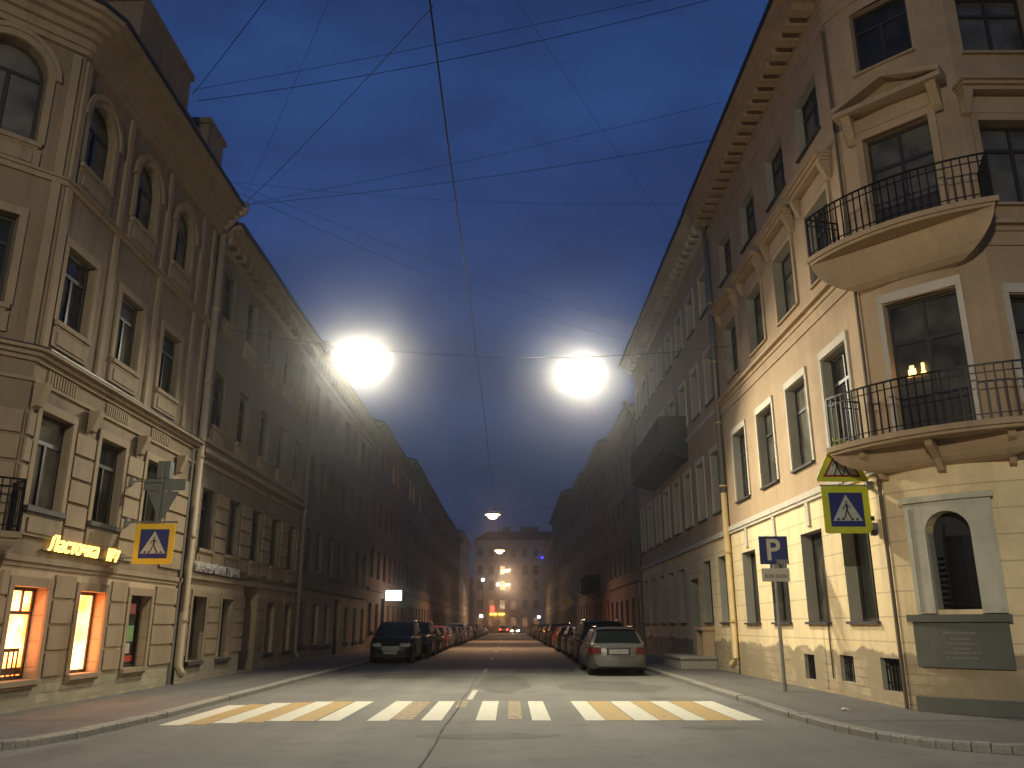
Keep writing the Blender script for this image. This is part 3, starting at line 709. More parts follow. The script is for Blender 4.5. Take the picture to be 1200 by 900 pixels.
# R2: continues the ochre building
r2, F2, L2_, cs2 = row('ochre building beyond the drainpipe with a dark bay hung on its upper floor', 'apartment_building', 1, 26.72, 45, 16., 'ochre', 'ochre_rust', 'cream',
    [(5.15, 2.05, False), (9.0, 1.75, False), (12.3, 1.45, False)], 8, 1.15, gz=(1.6, 3.7), doors=(5,), ground_top=4.35, over=.75, trims=(('flat_sill', 'lintel'), ('flat_sill',)), chim=3)
row('taupe building with a lower roof beyond the ochre one on the right', 'apartment_building', 1, 45.02, 60, 13.6, 'tan2', 'pink', 'tan2', [(4.6, 1.7, False), (7.4, 1.6, False), (10.2, 1.4, False)], 6, 1.15, gz=(1.4, 3.0), ground_top=3.9, chim=2, trims=(('lintel', 'flat_sill'), ('flat_sill',)))
row('dusty pink building midway down the right side of the street', 'apartment_building', 1, 60.02, 77, 14.8, 'pink', 'red', 'pink', [(4.8, 1.8, False), (8., 1.7, False), (11., 1.5, False)], 7, 1.1, gz=(1.4, 3.2), ground_top=4., chim=3, near=False, roof_rise=2.6)
row('grey building on the right with chimneys on a steep roof', 'apartment_building', 1, 77.02, 104, 15.4, 'grey', 'grey', 'grey', [(5, 1.8, False), (8.5, 1.7, False), (11.8, 1.5, False)], 9, 1.2, gz=(1.4, 3.4), ground_top=4.3, chim=4, near=False, roof_rise=2.4)
row('tallest brown building far down the right side', 'apartment_building', 1, 104.02, 138, 18., 'brown', 'brown', 'brown', [(5, 1.9, False), (9, 1.8, False), (13, 1.7, False)], 10, 1.3, gz=(1.4, 3.4), ground_top=4.3, chim=3, near=False)
row('beige building last on the right before the end of the street', 'apartment_building', 1, 138.02, 174, 15.6, 'beige', 'beige', 'cream', [(5, 1.9, False), (8.6, 1.8, False), (12, 1.7, False)], 10, 1.3, gz=(1.4, 3.4), ground_top=4.3, chim=2, near=False, lit=((1, 2), (2, 2), (1, 1)))
# hung dark bay on R2
bb = MB(); bb.box(5.95, 7.0-.001, 32, 40.2, 8.1, 9.45); bb.prism([(5.95, 8.1), (7.0, 8.1), (7.0, 7.75), (6.3, 7.95)], 32, 40.2, lambda a, b, c: (a, c, b)); 
b_ = bb.build('hung_bay', M['net'], r2)
m = MB()
for y in [32+.82*k for k in range(11)]: m.box(5.92, 5.949, y-.02, y+.02, 8.1, 9.5)
m.box(5.9, 7.0, 31.97, 40.23, 9.451, 9.5); m.build('bay_rail', M['iron'], b_)
# small basement entrance and step
st = empty('stone_porch', (6.3, 31, .095), 0, 'low weathered concrete porch block on the right pavement against the ochre wall', 'porch')
m = MB(); m.box(5.75, 6.98, 29.4, 32.6, .09, .42); m.box(5.7, 6.97, 29.35, 32.65, .42, .5); m.build('block', M['concrete'], st)
m = MB(); m.box(6.6, 6.98, 29.6, 29.75, .5, 1.35); m.box(6.6, 6.98, 30.6, 30.75, .5, 1.35); m.box(6.55, 6.99, 29.55, 30.8, 1.35, 1.45); m.build('cellar_hatch', M['ochre'], st)
pipe_down('ochre and grey drainpipe between the two ochre buildings on the right', 7.0, 26.6, 15.6, -1, 0, ('pipe_ochre', 'zinc'), zsplit=5.6, r=.1)
pipe_down('grey drainpipe farther down the right side beside the lower taupe building', 7.0, 45.0, 13.2, -1, 0, ('zinc',))

# ------------------------------------------------------------------ LEFT CORNER BUILDING
HL = 13.3
lb = empty('corner_building', (-8.4, 13.95, 0), 0, 'tan corner building with arched top windows, parapet blocks and a lit shop', 'building')
FA = Fr(-8.4, 13.95, 0, 1); FB = Fr(-8.4-2.4*RT, 13.95-2.4*RT, RT, RT); FD = Fr(-8.4-2.4*RT-12, 13.95-2.4*RT, 1, 0)
LA, LB, LD = 7.75, 2.4, 12.
wc = [.95, 3.2, 5.45]; wl = 1.1
og = [(u-wl/2, u+wl/2, .6, 2.15, False, .24) for u in wc]
ou = []
for u in wc: ou += [(u-wl/2, u+wl/2, 3.5, 5.2), (u-wl/2, u+wl/2, 6.9, 8.42), (u-wl/2, u+wl/2, 10.18, 11.75, True)]
cb = [1.2]; ogb = [(.65, 1.75, .6, 2.15)]; oub = [(.65, 1.75, 3.0, 5.2), (.65, 1.75, 6.9, 8.6), (.6, 1.8, 10.1, 12.1, True)]
dd = [2, 4.6, 7.2, 9.8]; od = [(u-.55, u+.55, a, b) for u in dd for a, b in ((3.5, 5.2), (6.9, 8.42))]; ogd = [(u-.55, u+.55, .6, 2.15) for u in dd]
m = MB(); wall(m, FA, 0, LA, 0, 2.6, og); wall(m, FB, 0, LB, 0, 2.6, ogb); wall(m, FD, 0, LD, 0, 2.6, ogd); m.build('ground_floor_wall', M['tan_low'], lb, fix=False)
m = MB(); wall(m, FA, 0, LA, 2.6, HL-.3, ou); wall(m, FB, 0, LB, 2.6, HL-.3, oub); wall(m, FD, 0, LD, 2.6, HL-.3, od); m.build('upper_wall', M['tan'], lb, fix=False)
shell(lb, M['tan'], [(-8.4, 21.7), (-24, 21.7), (-24, 12.25), (FD(0, 0, 0)[0], 12.25)], HL-.3)
def aroundL(mb, prof):
    for o, a, b in prof:
        mb.box(0, LD, .002, o, a, b, FD); mb.box(0, LB, .0015, o, a, b, FB); mb.box(0, LA, .001, o, a, b, FA)
        for (p, q, r_) in ((FD(LD, o, 0), FB(0, o, 0), FB(0, 0, 0)), (FB(LB, o, 0), FA(0, o, 0), FA(0, 0, 0))):
            mb.prism([(p[0], p[1]), (q[0], q[1]), (r_[0], r_[1])], a+.001, b-.001, lambda x, y, z: (x, y, z))
m = MB(); aroundL(m, [(.06, 2.56, 2.66), (.03, 2.48, 2.559)]); m.build('string_course', M['tan_trim'], lb)
m = MB(); aroundL(m, [(.05, 5.62, 5.68), (.06, 5.98, 6.06), (.14, 6.061, 6.14), (.24, 6.141, 6.2)]); m.build('main_course', M['tan_trim'], lb)
m = MB(); aroundL(m, [(.25, 6.201, 6.225)]); m.build('course_flashing', M['roof'], lb)
m = MB(); aroundL(m, [(.07, 9.45, 9.55), (.12, 9.551, 9.6)]); m.build('sill_course', M['tan_trim'], lb)
m = MB(); aroundL(m, [(.1, 12.3, 12.42), (.16, 12.421, 12.6), (.26, 12.6011, 12.76), (.4, 12.761, 12.9), (.55, 12.901, 13.02), (.66, 13.021, 13.14)]); m.build('cornice', M['tan_trim'], lb)
m = MB(); aroundL(m, [(.72, 13.141, 13.2)]); m.build('eave_flashing', M['roof'], lb)
m = MB()
m.box(.9, 3.6, -.4, .5, 13.201, 14.45, FA); m.box(.82, 3.68, -.45, .56, 14.451, 14.6, FA); m.box(3.61, 5.0, -.4, .3, 13.201, 13.9, FA); m.box(5.01, 6.1, -.4, .5, 13.201, 14.15, FA); m.box(4.93, 6.18, -.45, .56, 14.151, 14.3, FA)
m.box(6.02, LA, -.4, .1, 13.201, 13.5, FA); m.box(0.02, LB, -.4, .15, 13.201, 13.6, FB); m.box(0, LD, -.4, .15, 13.2, 13.6, FD)
m.build('parapet', M['tan'], lb)
m = MB(); m.face([(-8.6, 14.2, 13.35), (-8.6, 21.7, 13.35), (-23, 21.7, 14.9), (-23, 12.6, 14.9), (-10.3, 12.6, 13.35)]); m.build('roof', M['roof'], lb, fix=False)
m = MB()      # block rustication on the piers, pilaster strips above, flutes in the frieze
def piers(F, edges, z0, z1, step, root, d=.045):
    for a, b in edges:
        z = z0; mb = MB()
        while z+step*.8 <= z1: mb.box(a+.03, b-.03, .001, d, z, z+step*.86, F); z += step
        mb.build('pier_blocks', M['tan_trim'], root)
pe = [(0.02, .26), (1.68, 2.47), (3.93, 4.72), (6.18, 7.6)]
piers(FA, pe, .62, 2.45, .46, lb); piers(FA, pe, 2.85, 5.5, .46, lb); piers(FB, [(.03, .5), (1.92, 2.37)], .62, 2.45, .46, lb); piers(FB, [(.03, .5), (1.92, 2.37)], 2.85, 5.5, .46, lb)
m = MB()
for a in (.05, 2.03, 4.28, 6.55, 7.35): m.box(a-.05+.03, a+.12+.03, .001, .06, 6.25, 12.25, FA)
for a in (.12, 2.15): m.box(a, a+.16, .001, .06, 6.25, 12.25, FB)
m.build('pilaster_strips', M['tan_trim'], lb)
m = MB()
for u in wc:
    for k in range(11): m.box(u-.5+k*.095, u-.45+k*.095, .001, .035, 5.7, 5.95, FA)
for k in range(11): m.box(.7+k*.095, .75+k*.095, .001, .035, 5.7, 5.95, FB)
for u in (2.08, 4.33, 6.6, .1): m.prism([(0, 5.15), (.1, 5.2), (.2, 5.5), (.22, 5.6), (0, 5.6)], u-.1, u+.1, lambda a, b, c: FA(c, a+.046, b))
m.build('frieze_flutes', M['tan_trim'], lb)
for i, u in enumerate(wc):
    o = window(lb, FA, u, .6, wl, 1.55, 'shop' if i == 0 else 'frame', depth=.2, trims=('sill', 'surround'), tm='tan_trim', pm='pane_shop' if i < 2 else 'pane', name='shop_window', lab=('shop window glowing orange with small upper panes', 'shop window glowing orange', 'unlit shop window with posters')[i])
    window(lb, FA, u, 3.5, wl, 1.7, 'T', depth=.13, trims=('sill', 'surround', 'apron'), tm='tan_trim', sm='sill_dark')
    window(lb, FA, u, 6.9, wl, 1.52, 'T', depth=.13, trims=('sill', 'surround', 'apron'), tm='tan_trim')
    window(lb, FA, u, 10.18, wl, 1.57, 'T', True, depth=.13, trims=('sill', 'surround', 'apron'), tm='tan_trim')
window(lb, FB, 1.2, .6, 1.1, 1.55, 'T', depth=.24, trims=('sill', 'surround'), tm='tan_trim', name='shop_window')
window(lb, FB, 1.2, 3.0, 1.1, 2.2, 'door', depth=.22, trims=('surround',), tm='tan_trim', name='balcony_door')
window(lb, FB, 1.2, 6.9, 1.1, 1.7, 'T', depth=.22, trims=('sill', 'surround', 'apron'), tm='tan_trim'); window(lb, FB, 1.2, 10.1, 1.2, 2.0, 'T', True, depth=.22, trims=('sill', 'surround', 'apron'), tm='tan_trim')
for u in dd:
    window(lb, FD, u, .6, 1.1, 1.55, 'T', depth=.24, trims=('sill',), tm='tan_trim'); window(lb, FD, u, 3.5, 1.1, 1.7, 'T', depth=.22, trims=('sill', 'surround'), tm='tan_trim'); window(lb, FD, u, 6.9, 1.1, 1.52, 'T', depth=.22, trims=('sill', 'surround'), tm='tan_trim')
balcony('balcony', FB, .35, 2.45, 2.95, .7, .85, 'black iron balcony on the cut corner', .3, lb, slab='tan_trim')
for (a, b, c, d, mt) in ((5.15, 5.6, 1.75, 1.98, 'poster_pink'), (5.2, 5.62, 1.15, 1.5, 'poster_green'), (5.1, 5.7, .72, .85, 'poster_red'), (5.15, 5.5, .9, 1.12, 'poster_white')):
    cols = dict(poster_pink=(.5, .16, .16), poster_green=(.16, .3, .12), poster_red=(.4, .05, .03), poster_white=(.4, .36, .3))
    if mt not in M: M[mt] = plain(mt, cols[mt], .5)
    m = MB(); m.box(a+.2, b+.2, -.226, -.22, c, d, FA); o = m.build('poster', M[mt], lb)
# lit shop: dark furniture silhouettes low in the first window
m = MB()
for u in (.85, 1.0, 1.15, 1.28): m.box(u-.02, u+.02, -.227, -.215, .66, 1.12, FA)
m.box(.7, 1.3, -.227, -.214, 1.06, 1.12, FA); m.box(.7, 1.42, -.227, -.216, .68, .8, FA); m.build('chair_backs', M['wood'], lb)
# neon script
ns = empty('neon_sign', (-8.4, 16.2, 2.86), 0, 'glowing yellow script neon sign above the lit shop windows', 'neon sign')
text_obj('lettering', 'Ласточка', .4, .02, M['neon'], ns, (.07, -.12, .06), rz=math.pi/2, sx=1.02, shear=.25, off=.0)
text_obj('lettering', '№7', .36, .02, M['neon'], ns, (.07, 1.45, .03), rz=math.pi/2, sx=.9, shear=.25, off=.0)
m = MB(); m.box(-8.385, -8.34, 15.0, 18.0, 2.8, 2.82); m.build('rail', M['tan_trim'], ns)
pipe_down('beige drainpipe at the end of the tan corner building', -8.4, 21.75, 12.9, 1, 0, ('pipe_beige',), r=.1)
m = MB(); m.box(-8.41, -8.34, 21.42, 21.55, .13, 12.8); m.build('pipe_side_strip', M['zinc'], lb)  # narrow strip up the wall beside the drainpipe

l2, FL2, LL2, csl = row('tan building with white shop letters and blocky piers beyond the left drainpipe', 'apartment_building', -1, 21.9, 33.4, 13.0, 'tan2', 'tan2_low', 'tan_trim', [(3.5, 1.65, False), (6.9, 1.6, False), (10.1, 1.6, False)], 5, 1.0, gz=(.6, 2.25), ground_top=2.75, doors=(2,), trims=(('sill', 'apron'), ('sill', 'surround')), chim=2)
m = MB(); c2 = csl; e_ = [(0, c2[0]-.65)] + [(c2[k]+.65, c2[k+1]-.65) for k in range(4)] + [(c2[4]+.65, LL2)]
piers(FL2, e_, .75, 2.55, .42, l2, .04); piers(FL2, e_, 3.1, 5.5, .42, l2, .04)
m = MB(); course(m, FL2, 0, LL2, [(.06, 5.75, 5.85), (.2, 6.0, 6.12)]); m.build('main_course', M['tan_trim'], l2)
ws = empty('letter_sign', (-8.4, 24.0, 2.86), 0, 'unlit raised white letters above the windows beyond the left drainpipe', 'shop sign')
text_obj('lettering', 'МАНУФАКТУРА', .36, .03, plain('white_letters', (.5, .46, .42), .5), ws, (.14, 0, .12), rz=math.pi/2, sx=1.35)
m = MB(); m.box(-8.385, -8.26, 22.4, 26.6, 2.86, 2.89); m.build('rail', M['black_trim'], ws)
pipe_down('beige drainpipe one building farther down the left side', -8.4, 33.45, 12.7, 1, 0, ('tan2_pipe',), r=.085)
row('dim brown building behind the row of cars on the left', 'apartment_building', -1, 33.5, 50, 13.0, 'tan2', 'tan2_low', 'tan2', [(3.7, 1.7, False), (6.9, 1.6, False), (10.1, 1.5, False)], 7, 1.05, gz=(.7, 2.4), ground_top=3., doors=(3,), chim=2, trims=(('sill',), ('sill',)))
l4 = row('pinkish building with a glowing shop box on the left', 'apartment_building', -1, 50.02, 68, 13.9, 'pink', 'pink', 'pink', [(4.3, 1.8, False), (7.6, 1.7, False), (11.3, 1.4, False)], 7, 1.1, gz=(1., 2.8), ground_top=3.6, doors=(2,), chim=3, near=False, lit=((3, 2), (4, 2)))
row('grey building with two lit top windows on the left', 'apartment_building', -1, 68.02, 88, 15., 'grey', 'beige', 'grey', [(4.6, 1.8, False), (8.2, 1.8, False), (11.6, 1.7, False)], 8, 1.1, gz=(1.1, 3), ground_top=3.9, chim=3, near=False, lit=((0, 2), (3, 2), (1, 2)))
row('dark red building far down the left side', 'apartment_building', -1, 88.02, 110, 14.9, 'red', 'red', 'red', [(4.6, 1.8, False), (8.2, 1.8, False), (11.6, 1.5, False)], 8, 1.2, gz=(1.1, 3), ground_top=3.9, chim=4, near=False)
row('brown building near the far end on the left', 'apartment_building', -1, 110.02, 140, 15.2, 'brown', 'beige', 'brown', [(4.6, 1.8, False), (8.2, 1.8, False), (11.6, 1.6, False)], 10, 1.2, gz=(1.1, 3), ground_top=3.9, chim=3, near=False)
row('pale cream building last on the left before the end of the street', 'apartment_building', -1, 140.02, 174, 16.9, 'cream', 'cream', 'cream', [(4.8, 2, False), (9, 1.9, False), (13, 1.7, False)], 9, 1.3, gz=(1.2, 3.2), ground_top=4.2, chim=2, near=False)
# closing building across the end
M['far_stone'] = wallmat('warm_far_stone', (.6, .5, .36), 0, 0, .6)
fb = empty('closing_building', (0, 190, 0), 0, 'grand building with pilasters closing the far end of the street', 'building')
FF = Fr(-8, 190, 1, 0); bays = [1.25+2.5*k for k in range(14)]
m = MB(); wall(m, FF, 0, 35, 0, 20, [(u-.6, u+.6, a, b) for u in bays for a, b in ((1.2, 3.2), (5, 7), (9, 11.2), (12.4, 14.4), (16.4, 18))]); m.build('wall', M['far_stone'], fb, fix=False)
m = MB(); course(m, FF, 0, 35, [(.4, 15.3, 15.8), (.25, 8.1, 8.4), (.2, 4.2, 4.45), (.5, 19.6, 20)]); m.build('cornice', M['far_stone'], fb)
m = MB()
for k in range(15): m.box(2.5*k-.25, 2.5*k+.25, .001, .25, 8.41, 15.29, FF)
m.build('pilasters', M['far_stone'], fb); shell(fb, M['far_stone'], [(-8, 190), (-8, 205), (27, 205), (27, 190)], 20)
m = MB(); m.prism([(-8.4, 20.001), (27.4, 20.001), (24, 22), (-5, 22)], 189.4, 205, lambda a, b, c: (a, c, b)); rf_ = m.build('roof', M['roof'], fb)
for x, w in ((-1, 1), (3, .7), (5, 1.4)): m = MB(); m.box(x-w, x+w, 192, 193, 21, 23.3); m.build('chimney', M['brown'], rf_)
rr = random.Random(11); litset = {(3, 11): 1}
for i, u in enumerate(bays):
    for a, b in ((1.2, 3.2), (5, 7), (9, 11.2), (12.4, 14.4), (16.4, 18)):
        p = 'pane'
        if a == 5 and i in (1, 2, 3): p = 'pane_added_glow'  # these panes glow only to lift the far facade
        if (i, a) in ((2, 12.4), (2, 9)): p = 'pane_lit'
        if a == 1.2: p = 'pane_added_glow'
        window(fb, FF, u, a, 1.2, b-a, 'T', depth=.22, pm=p)
rbd = empty('red_building', (-14, 184, 0), 0, 'reddish building past the left end of the street', 'building')
FG = Fr(-30, 186, 1, 0)
m = MB(); wall(m, FG, 0, 21.6, 0, 11, [(1.2+2.4*k-.55, 1.2+2.4*k+.55, a, a+1.9) for k in range(9) for a in (1.2, 4.8, 8)]); m.box(-30, -8.4, 186.3, 198, 0, 10.9); m.build('wall', M['red'], rbd, fix=False)
m = MB(); m.box(-30.2, -8.3, 185.7, 198, 11, 11.4); m.build('roof', M['roof'], rbd)
for k in range(9):
    for a in (1.2, 4.8, 8): window(rbd, FG, 1.2+2.4*k, a, 1.1, 1.9, 'T', depth=.22, pm='pane_lit' if a == 1.2 else 'pane')

# ------------------------------------------------------------------ street lamps
LIGHTS = []
LP = 950
def lamp(name, x, y, z, col, power, label, led, w=1.1, aim=0., tilt=45, ysgn=-1, panel_strength=None, group='suspended street lamps over the roadway', spread=180):
    e = empty('street_lamp', (x, y, z), 0, label, 'street lamp', group)
    t = R(tilt); dn = Vector((aim, ysgn*math.sin(t), -math.cos(t))).normalized(); up = Vector((0, ysgn*math.cos(t), math.sin(t))); ax = up.cross(dn).normalized(); up = dn.cross(ax).normalized()
    c = Vector((x, y, z-.25))
    def G(a, b, d): v = c + ax*a + up*b + dn*d; return tuple(v)
    EL = [(w/2*math.cos(2*math.pi*q/24), .27*math.sin(2*math.pi*q/24)) for q in range(24)]
    h = MB(); h.prism(EL, -.1, 0, G); h.prism([(a*.75, b*.7) for a, b in EL], -.2, -.1, G)
    h.build('housing', M['lamp_box'], e)
    p = MB(); p.prism([(a*.95, b*.93) for a, b in EL], .001, .03, G); p.build('light_panel', M[led], e)
    if led == 'led_warm': d_ = MB(); d_.sphere((x, y, z-.36), .34, 16, 10, 1, 1, .62); d_.build('diffuser', M['led_warm'], e, True)
    k = MB(); k.tube([(x, y, z-.14), (x, y, z+.05)], .02); k.box(x-.06, x+.06, y-.03, y+.03, z+.02, z+.1); k.build('hanger', M['iron'], e)
    li = bpy.data.lights.new(name, 'AREA'); li.shape = 'RECTANGLE'; li.size = w; li.size_y = .34; li.energy = power; li.spread = R(spread); li.color = col
    lo = bpy.data.objects.new('lamp_light', li); C.objects.link(lo); lo.location = c + dn*(.3 if led == 'led_warm' else .05)
    lo.rotation_euler = dn.to_track_quat('-Z', 'Y').to_euler()
    return e
WARM = (1, .91, .67)
lamp('a', -4.35, 23.0, 9.2, WARM, LP*1.05, 'left of the two dazzling white street lamps hung side by side over the road', 'led', aim=.38, tilt=33, spread=152)
lamp('b', 2.15, 24.4, 9.2, WARM, LP, 'right of the two dazzling white street lamps hung side by side over the road', 'led', aim=.12, tilt=33, spread=152)
lamp('c', -1.25, 59, 9.3, (1, .58, .3), 1300, 'warm street lamp hung over the road behind the two white ones', 'led_warm', tilt=8, spread=135)
lamp('d', -1.1, 86, 9.1, (1, .54, .27), 1200, 'farthest warm street lamp hung low over the road in front of the closing building', 'led_warm', tilt=8, spread=135)
lamp('e', -3.5, -7, 9.6, WARM, 2800, 'street lamp hung over the junction beside the camera', 'led', tilt=35, ysgn=1)
lamp('f', -.5, 118, 9.2, (1, .62, .34), 700, 'added lamp over the road near the far end, brightening the street there', 'led_warm', tilt=10)  # extra lamp, added to lift the far end of the street
lamp('g', -.5, 160, 9.2, (1, .62, .34), 1800, 'added lamp over the road near the far junction, brightening the closing building', 'led_warm', tilt=10)  # extra lamp, added to throw warm light on the closing building

# ------------------------------------------------------------------ wires
def wire(a, b, sag, label, r=.012, n=18):
    m = MB(); a, b = Vector(a), Vector(b)
    pts = [a+(b-a)*k/n-Vector((0, 0, sag*4*(k/n)*(1-k/n))) for k in range(n+1)]
    m.tube(pts, r*.72, 5); o = m.build('overhead_wire', M['wire']); tag(o, label, 'wire', 'overhead wires strung between the facades')
wire((-8.35, 23, 9.9), (6.95, 24.5, 9.9), .62, 'wire across the road carrying the two dazzling lamps', .012)
wire((-8.35, 59, 10), (6.95, 59, 10), .6, 'wire across the road carrying the first warm lamp'); wire((-8.35, 86, 9.8), (6.95, 86, 9.8), .6, 'wire across the road carrying the farthest warm lamp')

wl_ = [((-8.35, 19.1, 14.95), (6.25, 16.0, 16.0), .32, 'lower strand of the double wire from left parapet to right corner eave', .012),
 ((-8.35, 18.7, 15.0), (6.25, 15.8, 16.1), .12, 'upper strand of the double wire from left parapet to right corner eave', .009),
 ((-8.35, 18.75, 14.9), (.6, 4.8, 10.2), .15, 'wire sloping from the left parapet back over the camera', .012),
 ((-8.35, 23.15, 14.0), (-1.05, 9.4, 9.62), .1, 'wire slanting from the left hopper down to the cable along the road', .01),
 ((-8.35, 23.15, 14.05), (6.25, 22.45, 15.9), .2, 'thicker wire from the left drainpipe hopper across to the right eave', .012),
 ((-8.35, 23.2, 14.1), (6.25, 20.75, 16.1), .15, 'thinner wire from the left drainpipe hopper across to the right eave', .008),
 ((-8.35, 21.5, 13.8), (6.3, 41, 15.8), .5, 'lower slack wire running diagonally from left eave far down the right side', .01),
 ((-8.35, 21.3, 13.9), (6.3, 39, 15.9), .25, 'upper slack wire running diagonally from left eave far down the right side', .007),
 ((-8.35, 21.9, 14.15), (6.25, 26.8, 16.1), .3, 'faint wire across the street above the two dazzling lamps', .006),
 ((-1.0, 7.5, 10.06), (6.3, 28.7, 15.9), .2, 'faint wire rising from over the junction to the right eave', .005),
 ((-1.2, 7, 10), (-8.35, 23, 13.9), .2, 'faint wire rising from over the junction to the left eave', .005)]
for a, b, s_, l_, r_ in wl_: wire(a, b, s_, l_, r_)
m = MB()
pts = []
for y0 in (-6, 23.7, 59, 86, 118, 160):
    pts.append((-1.05, y0, 9.62))
full = []
for a, b in zip(pts, pts[1:]):
    for k in range(8): t = k/8; full.append((a[0]+.02*math.sin(k), a[1]+(b[1]-a[1])*t, 9.62-.25*4*t*(1-t)*(b[1]-a[1])/40))
m.tube(full, .014, 6)
tag(m.build('overhead_cable', M['wire']), 'thick black cable running along the middle of the street overhead', 'cable')

# ------------------------------------------------------------------ signs
def ped(mb, cx, cz, s, P):
    """walking figure, P maps (a, b, layer)"""
    def poly(pts): mb.prism([(cx+x*s, cz+z*s) for x, z in pts], 0, .002, P)
    poly([(.035*math.cos(k*math.pi/5), .30+.035*math.sin(k*math.pi/5)) for k in range(10)])
    poly([(-.03, .25), (.03, .25), (.045, .1), (.03, .02), (-.03, .02), (-.035, .12)])
    poly([(-.03, .03), (.01, .03), (-.03, -.1), (-.085, -.26), (-.13, -.25), (-.075, -.1)])
    poly([(-.005, .03), (.035, .03), (.075, -.08), (.15, -.22), (.105, -.25), (.03, -.1)])
    poly([(-.03, .235), (-.03, .18), (-.1, .1), (-.125, .03), (-.145, .05), (-.12, .13)]); poly([(.025, .235), (.035, .17), (.1, .12), (.15, .08), (.155, .1), (.11, .15)])
def cross_sign(x, y, z, s, ym, label, rz=0):
    e = empty('crossing_sign', (x, y, z), 0, label, 'road sign', 'pedestrian crossing signs')
    P = lambda off: (lambda a, b, c: (x+a, y-off-c, z+b))
    h = s/2; m = MB(); m.prism([(-h+.03, -h), (h-.03, -h), (h, -h+.03), (h, h-.03), (h-.03, h), (-h+.03, h), (-h, h-.03), (-h, -h+.03)], 0, .02, P(0)); m.build('board', M[ym], e)
    i = h*.72; m = MB(); m.prism([(-i, -i), (i, -i), (i, i), (-i, i)], 0, .003, P(.0205)); m.build('blue_field', M['sign_blue'], e)
    m = MB(); m.prism([(-i*.88, -i*.66), (i*.88, -i*.66), (0, i*.88)], 0, .003, P(.024)); m.build('triangle', M['sign_white'], e)
    m = MB(); ped(m, 0, -.03*s/.9, s*.62, P(.0275))
    for a in (-.2, -.1, .1, .2): m.prism([(a*s-.03*s, -i*.63), (a*s+.03*s, -i*.63), (a*s+.02*s, -i*.5), (a*s-.02*s, -i*.5)], 0, .002, P(.0275))
    m.build('walking_figure', M['sign_black'], e)
    return e

SX, SY = 6.44, 15.9
e = cross_sign(SX, SY, 3.63, .9, 'sign_yellow', 'pedestrian crossing sign with a yellow-green border under the corner balcony')
m = MB(); m.tube([(SX-.45, SY+.04, 4.1), (6.99, SY+.04, 4.1)], .022); m.tube([(SX+.2, SY+.04, 3.3), (6.99, SY+.04, 3.3)], .018); m.tube([(SX, SY+.04, 3.2), (SX, SY+.04, 4.95)], .022)
m.box(6.88, 6.999, SY-.02, SY+.1, 4.02, 4.18); m.box(6.9, 6.999, SY-.02, SY+.1, 3.24, 3.38); m.build('bracket', M['pole'], e)
m = MB(); m.box(SX+.42, SX+.52, SY-.06, SY+.04, 3.14, 3.24); m.box(SX+.44, SX+.5, SY-.05, SY+.03, 3.42, 3.5); m.build('junction_box', M['black_trim'], e)
# children warning triangle
e = empty('warning_sign', (SX-.02, SY, 4.15), 0, 'children warning triangle on a yellow-green board half hidden by the balcony', 'road sign')
P_ = lambda off: (lambda a, b, c: (SX-.02+a, SY-off-c, 4.17+b))
m = MB(); m.prism([(-.48, 0), (.48, 0), (.5, .05), (.09, .86), (-.09, .86), (-.5, .05)], 0, .02, P_(0)); m.build('board', M['sign_yellow'], e)
m = MB(); m.prism([(-.37, .09), (.37, .09), (0, .72)], 0, .003, P_(.0205)); m.build('red_border', M['sign_red'], e)
m = MB(); m.prism([(-.30, .13), (.30, .13), (0, .64)], 0, .003, P_(.024)); m.build('white_field', M['sign_white'], e)
m = MB(); ped(m, -.08, .27, .62, P_(.0275)); ped(m, .08, .26, .56, P_(.0275)); m.build('running_children', M['sign_black'], e)
# left crossing sign and backs of two more
LX, LY = -7.68, 18.1
e = cross_sign(LX, LY, 3.19, .86, 'sign_amber', 'pedestrian crossing sign with an amber border beside the left drainpipe')
m = MB(); m.tube([(-8.39, LY+.04, 3.66), (LX+.45, LY+.04, 3.66)], .022); m.tube([(-8.39, LY+.04, 2.9), (LX-.3, LY+.04, 2.9)], .018); m.tube([(LX, LY+.04, 2.8), (LX, LY+.04, 5.0)], .024)
m.box(-8.399, -8.3, LY-.02, LY+.1, 3.58, 3.74); m.box(-8.399, -8.32, LY-.02, LY+.1, 2.84, 2.98); m.tube([(-8.39, LY+.04, 4.55), (LX+.05, LY+.04, 4.55)], .02); m.box(-8.399, -8.3, LY-.02, LY+.1, 4.47, 4.63); m.build('bracket', M['pole'], e)
e = empty('sign_back', (LX, LY+.1, 3.8), 0, 'grey backs of a triangular sign and an oblong plate above the amber crossing sign', 'road sign')
m = MB(); m.prism([(-.42, 4.62), (-.42, 4.36), (.5, 4.36), (.5, 4.62)], .09, .105, lambda a, b, c: (LX+a, LY+c, b)); m.build('oblong_plate', M['sign_back'], e)
m = MB(); m.prism([(-.32, 4.34), (.38, 4.34), (.08, 3.74), (-.02, 3.74)], .09, .105, lambda a, b, c: (LX+a, LY+c, b)); m.build('triangle_plate', M['sign_back'], e)
m = MB(); m.box(LX-.16, LX+.12, LY+.09, LY+.3, 4.64, 5.02); m.build('signal_box', M['sign_back'], e)
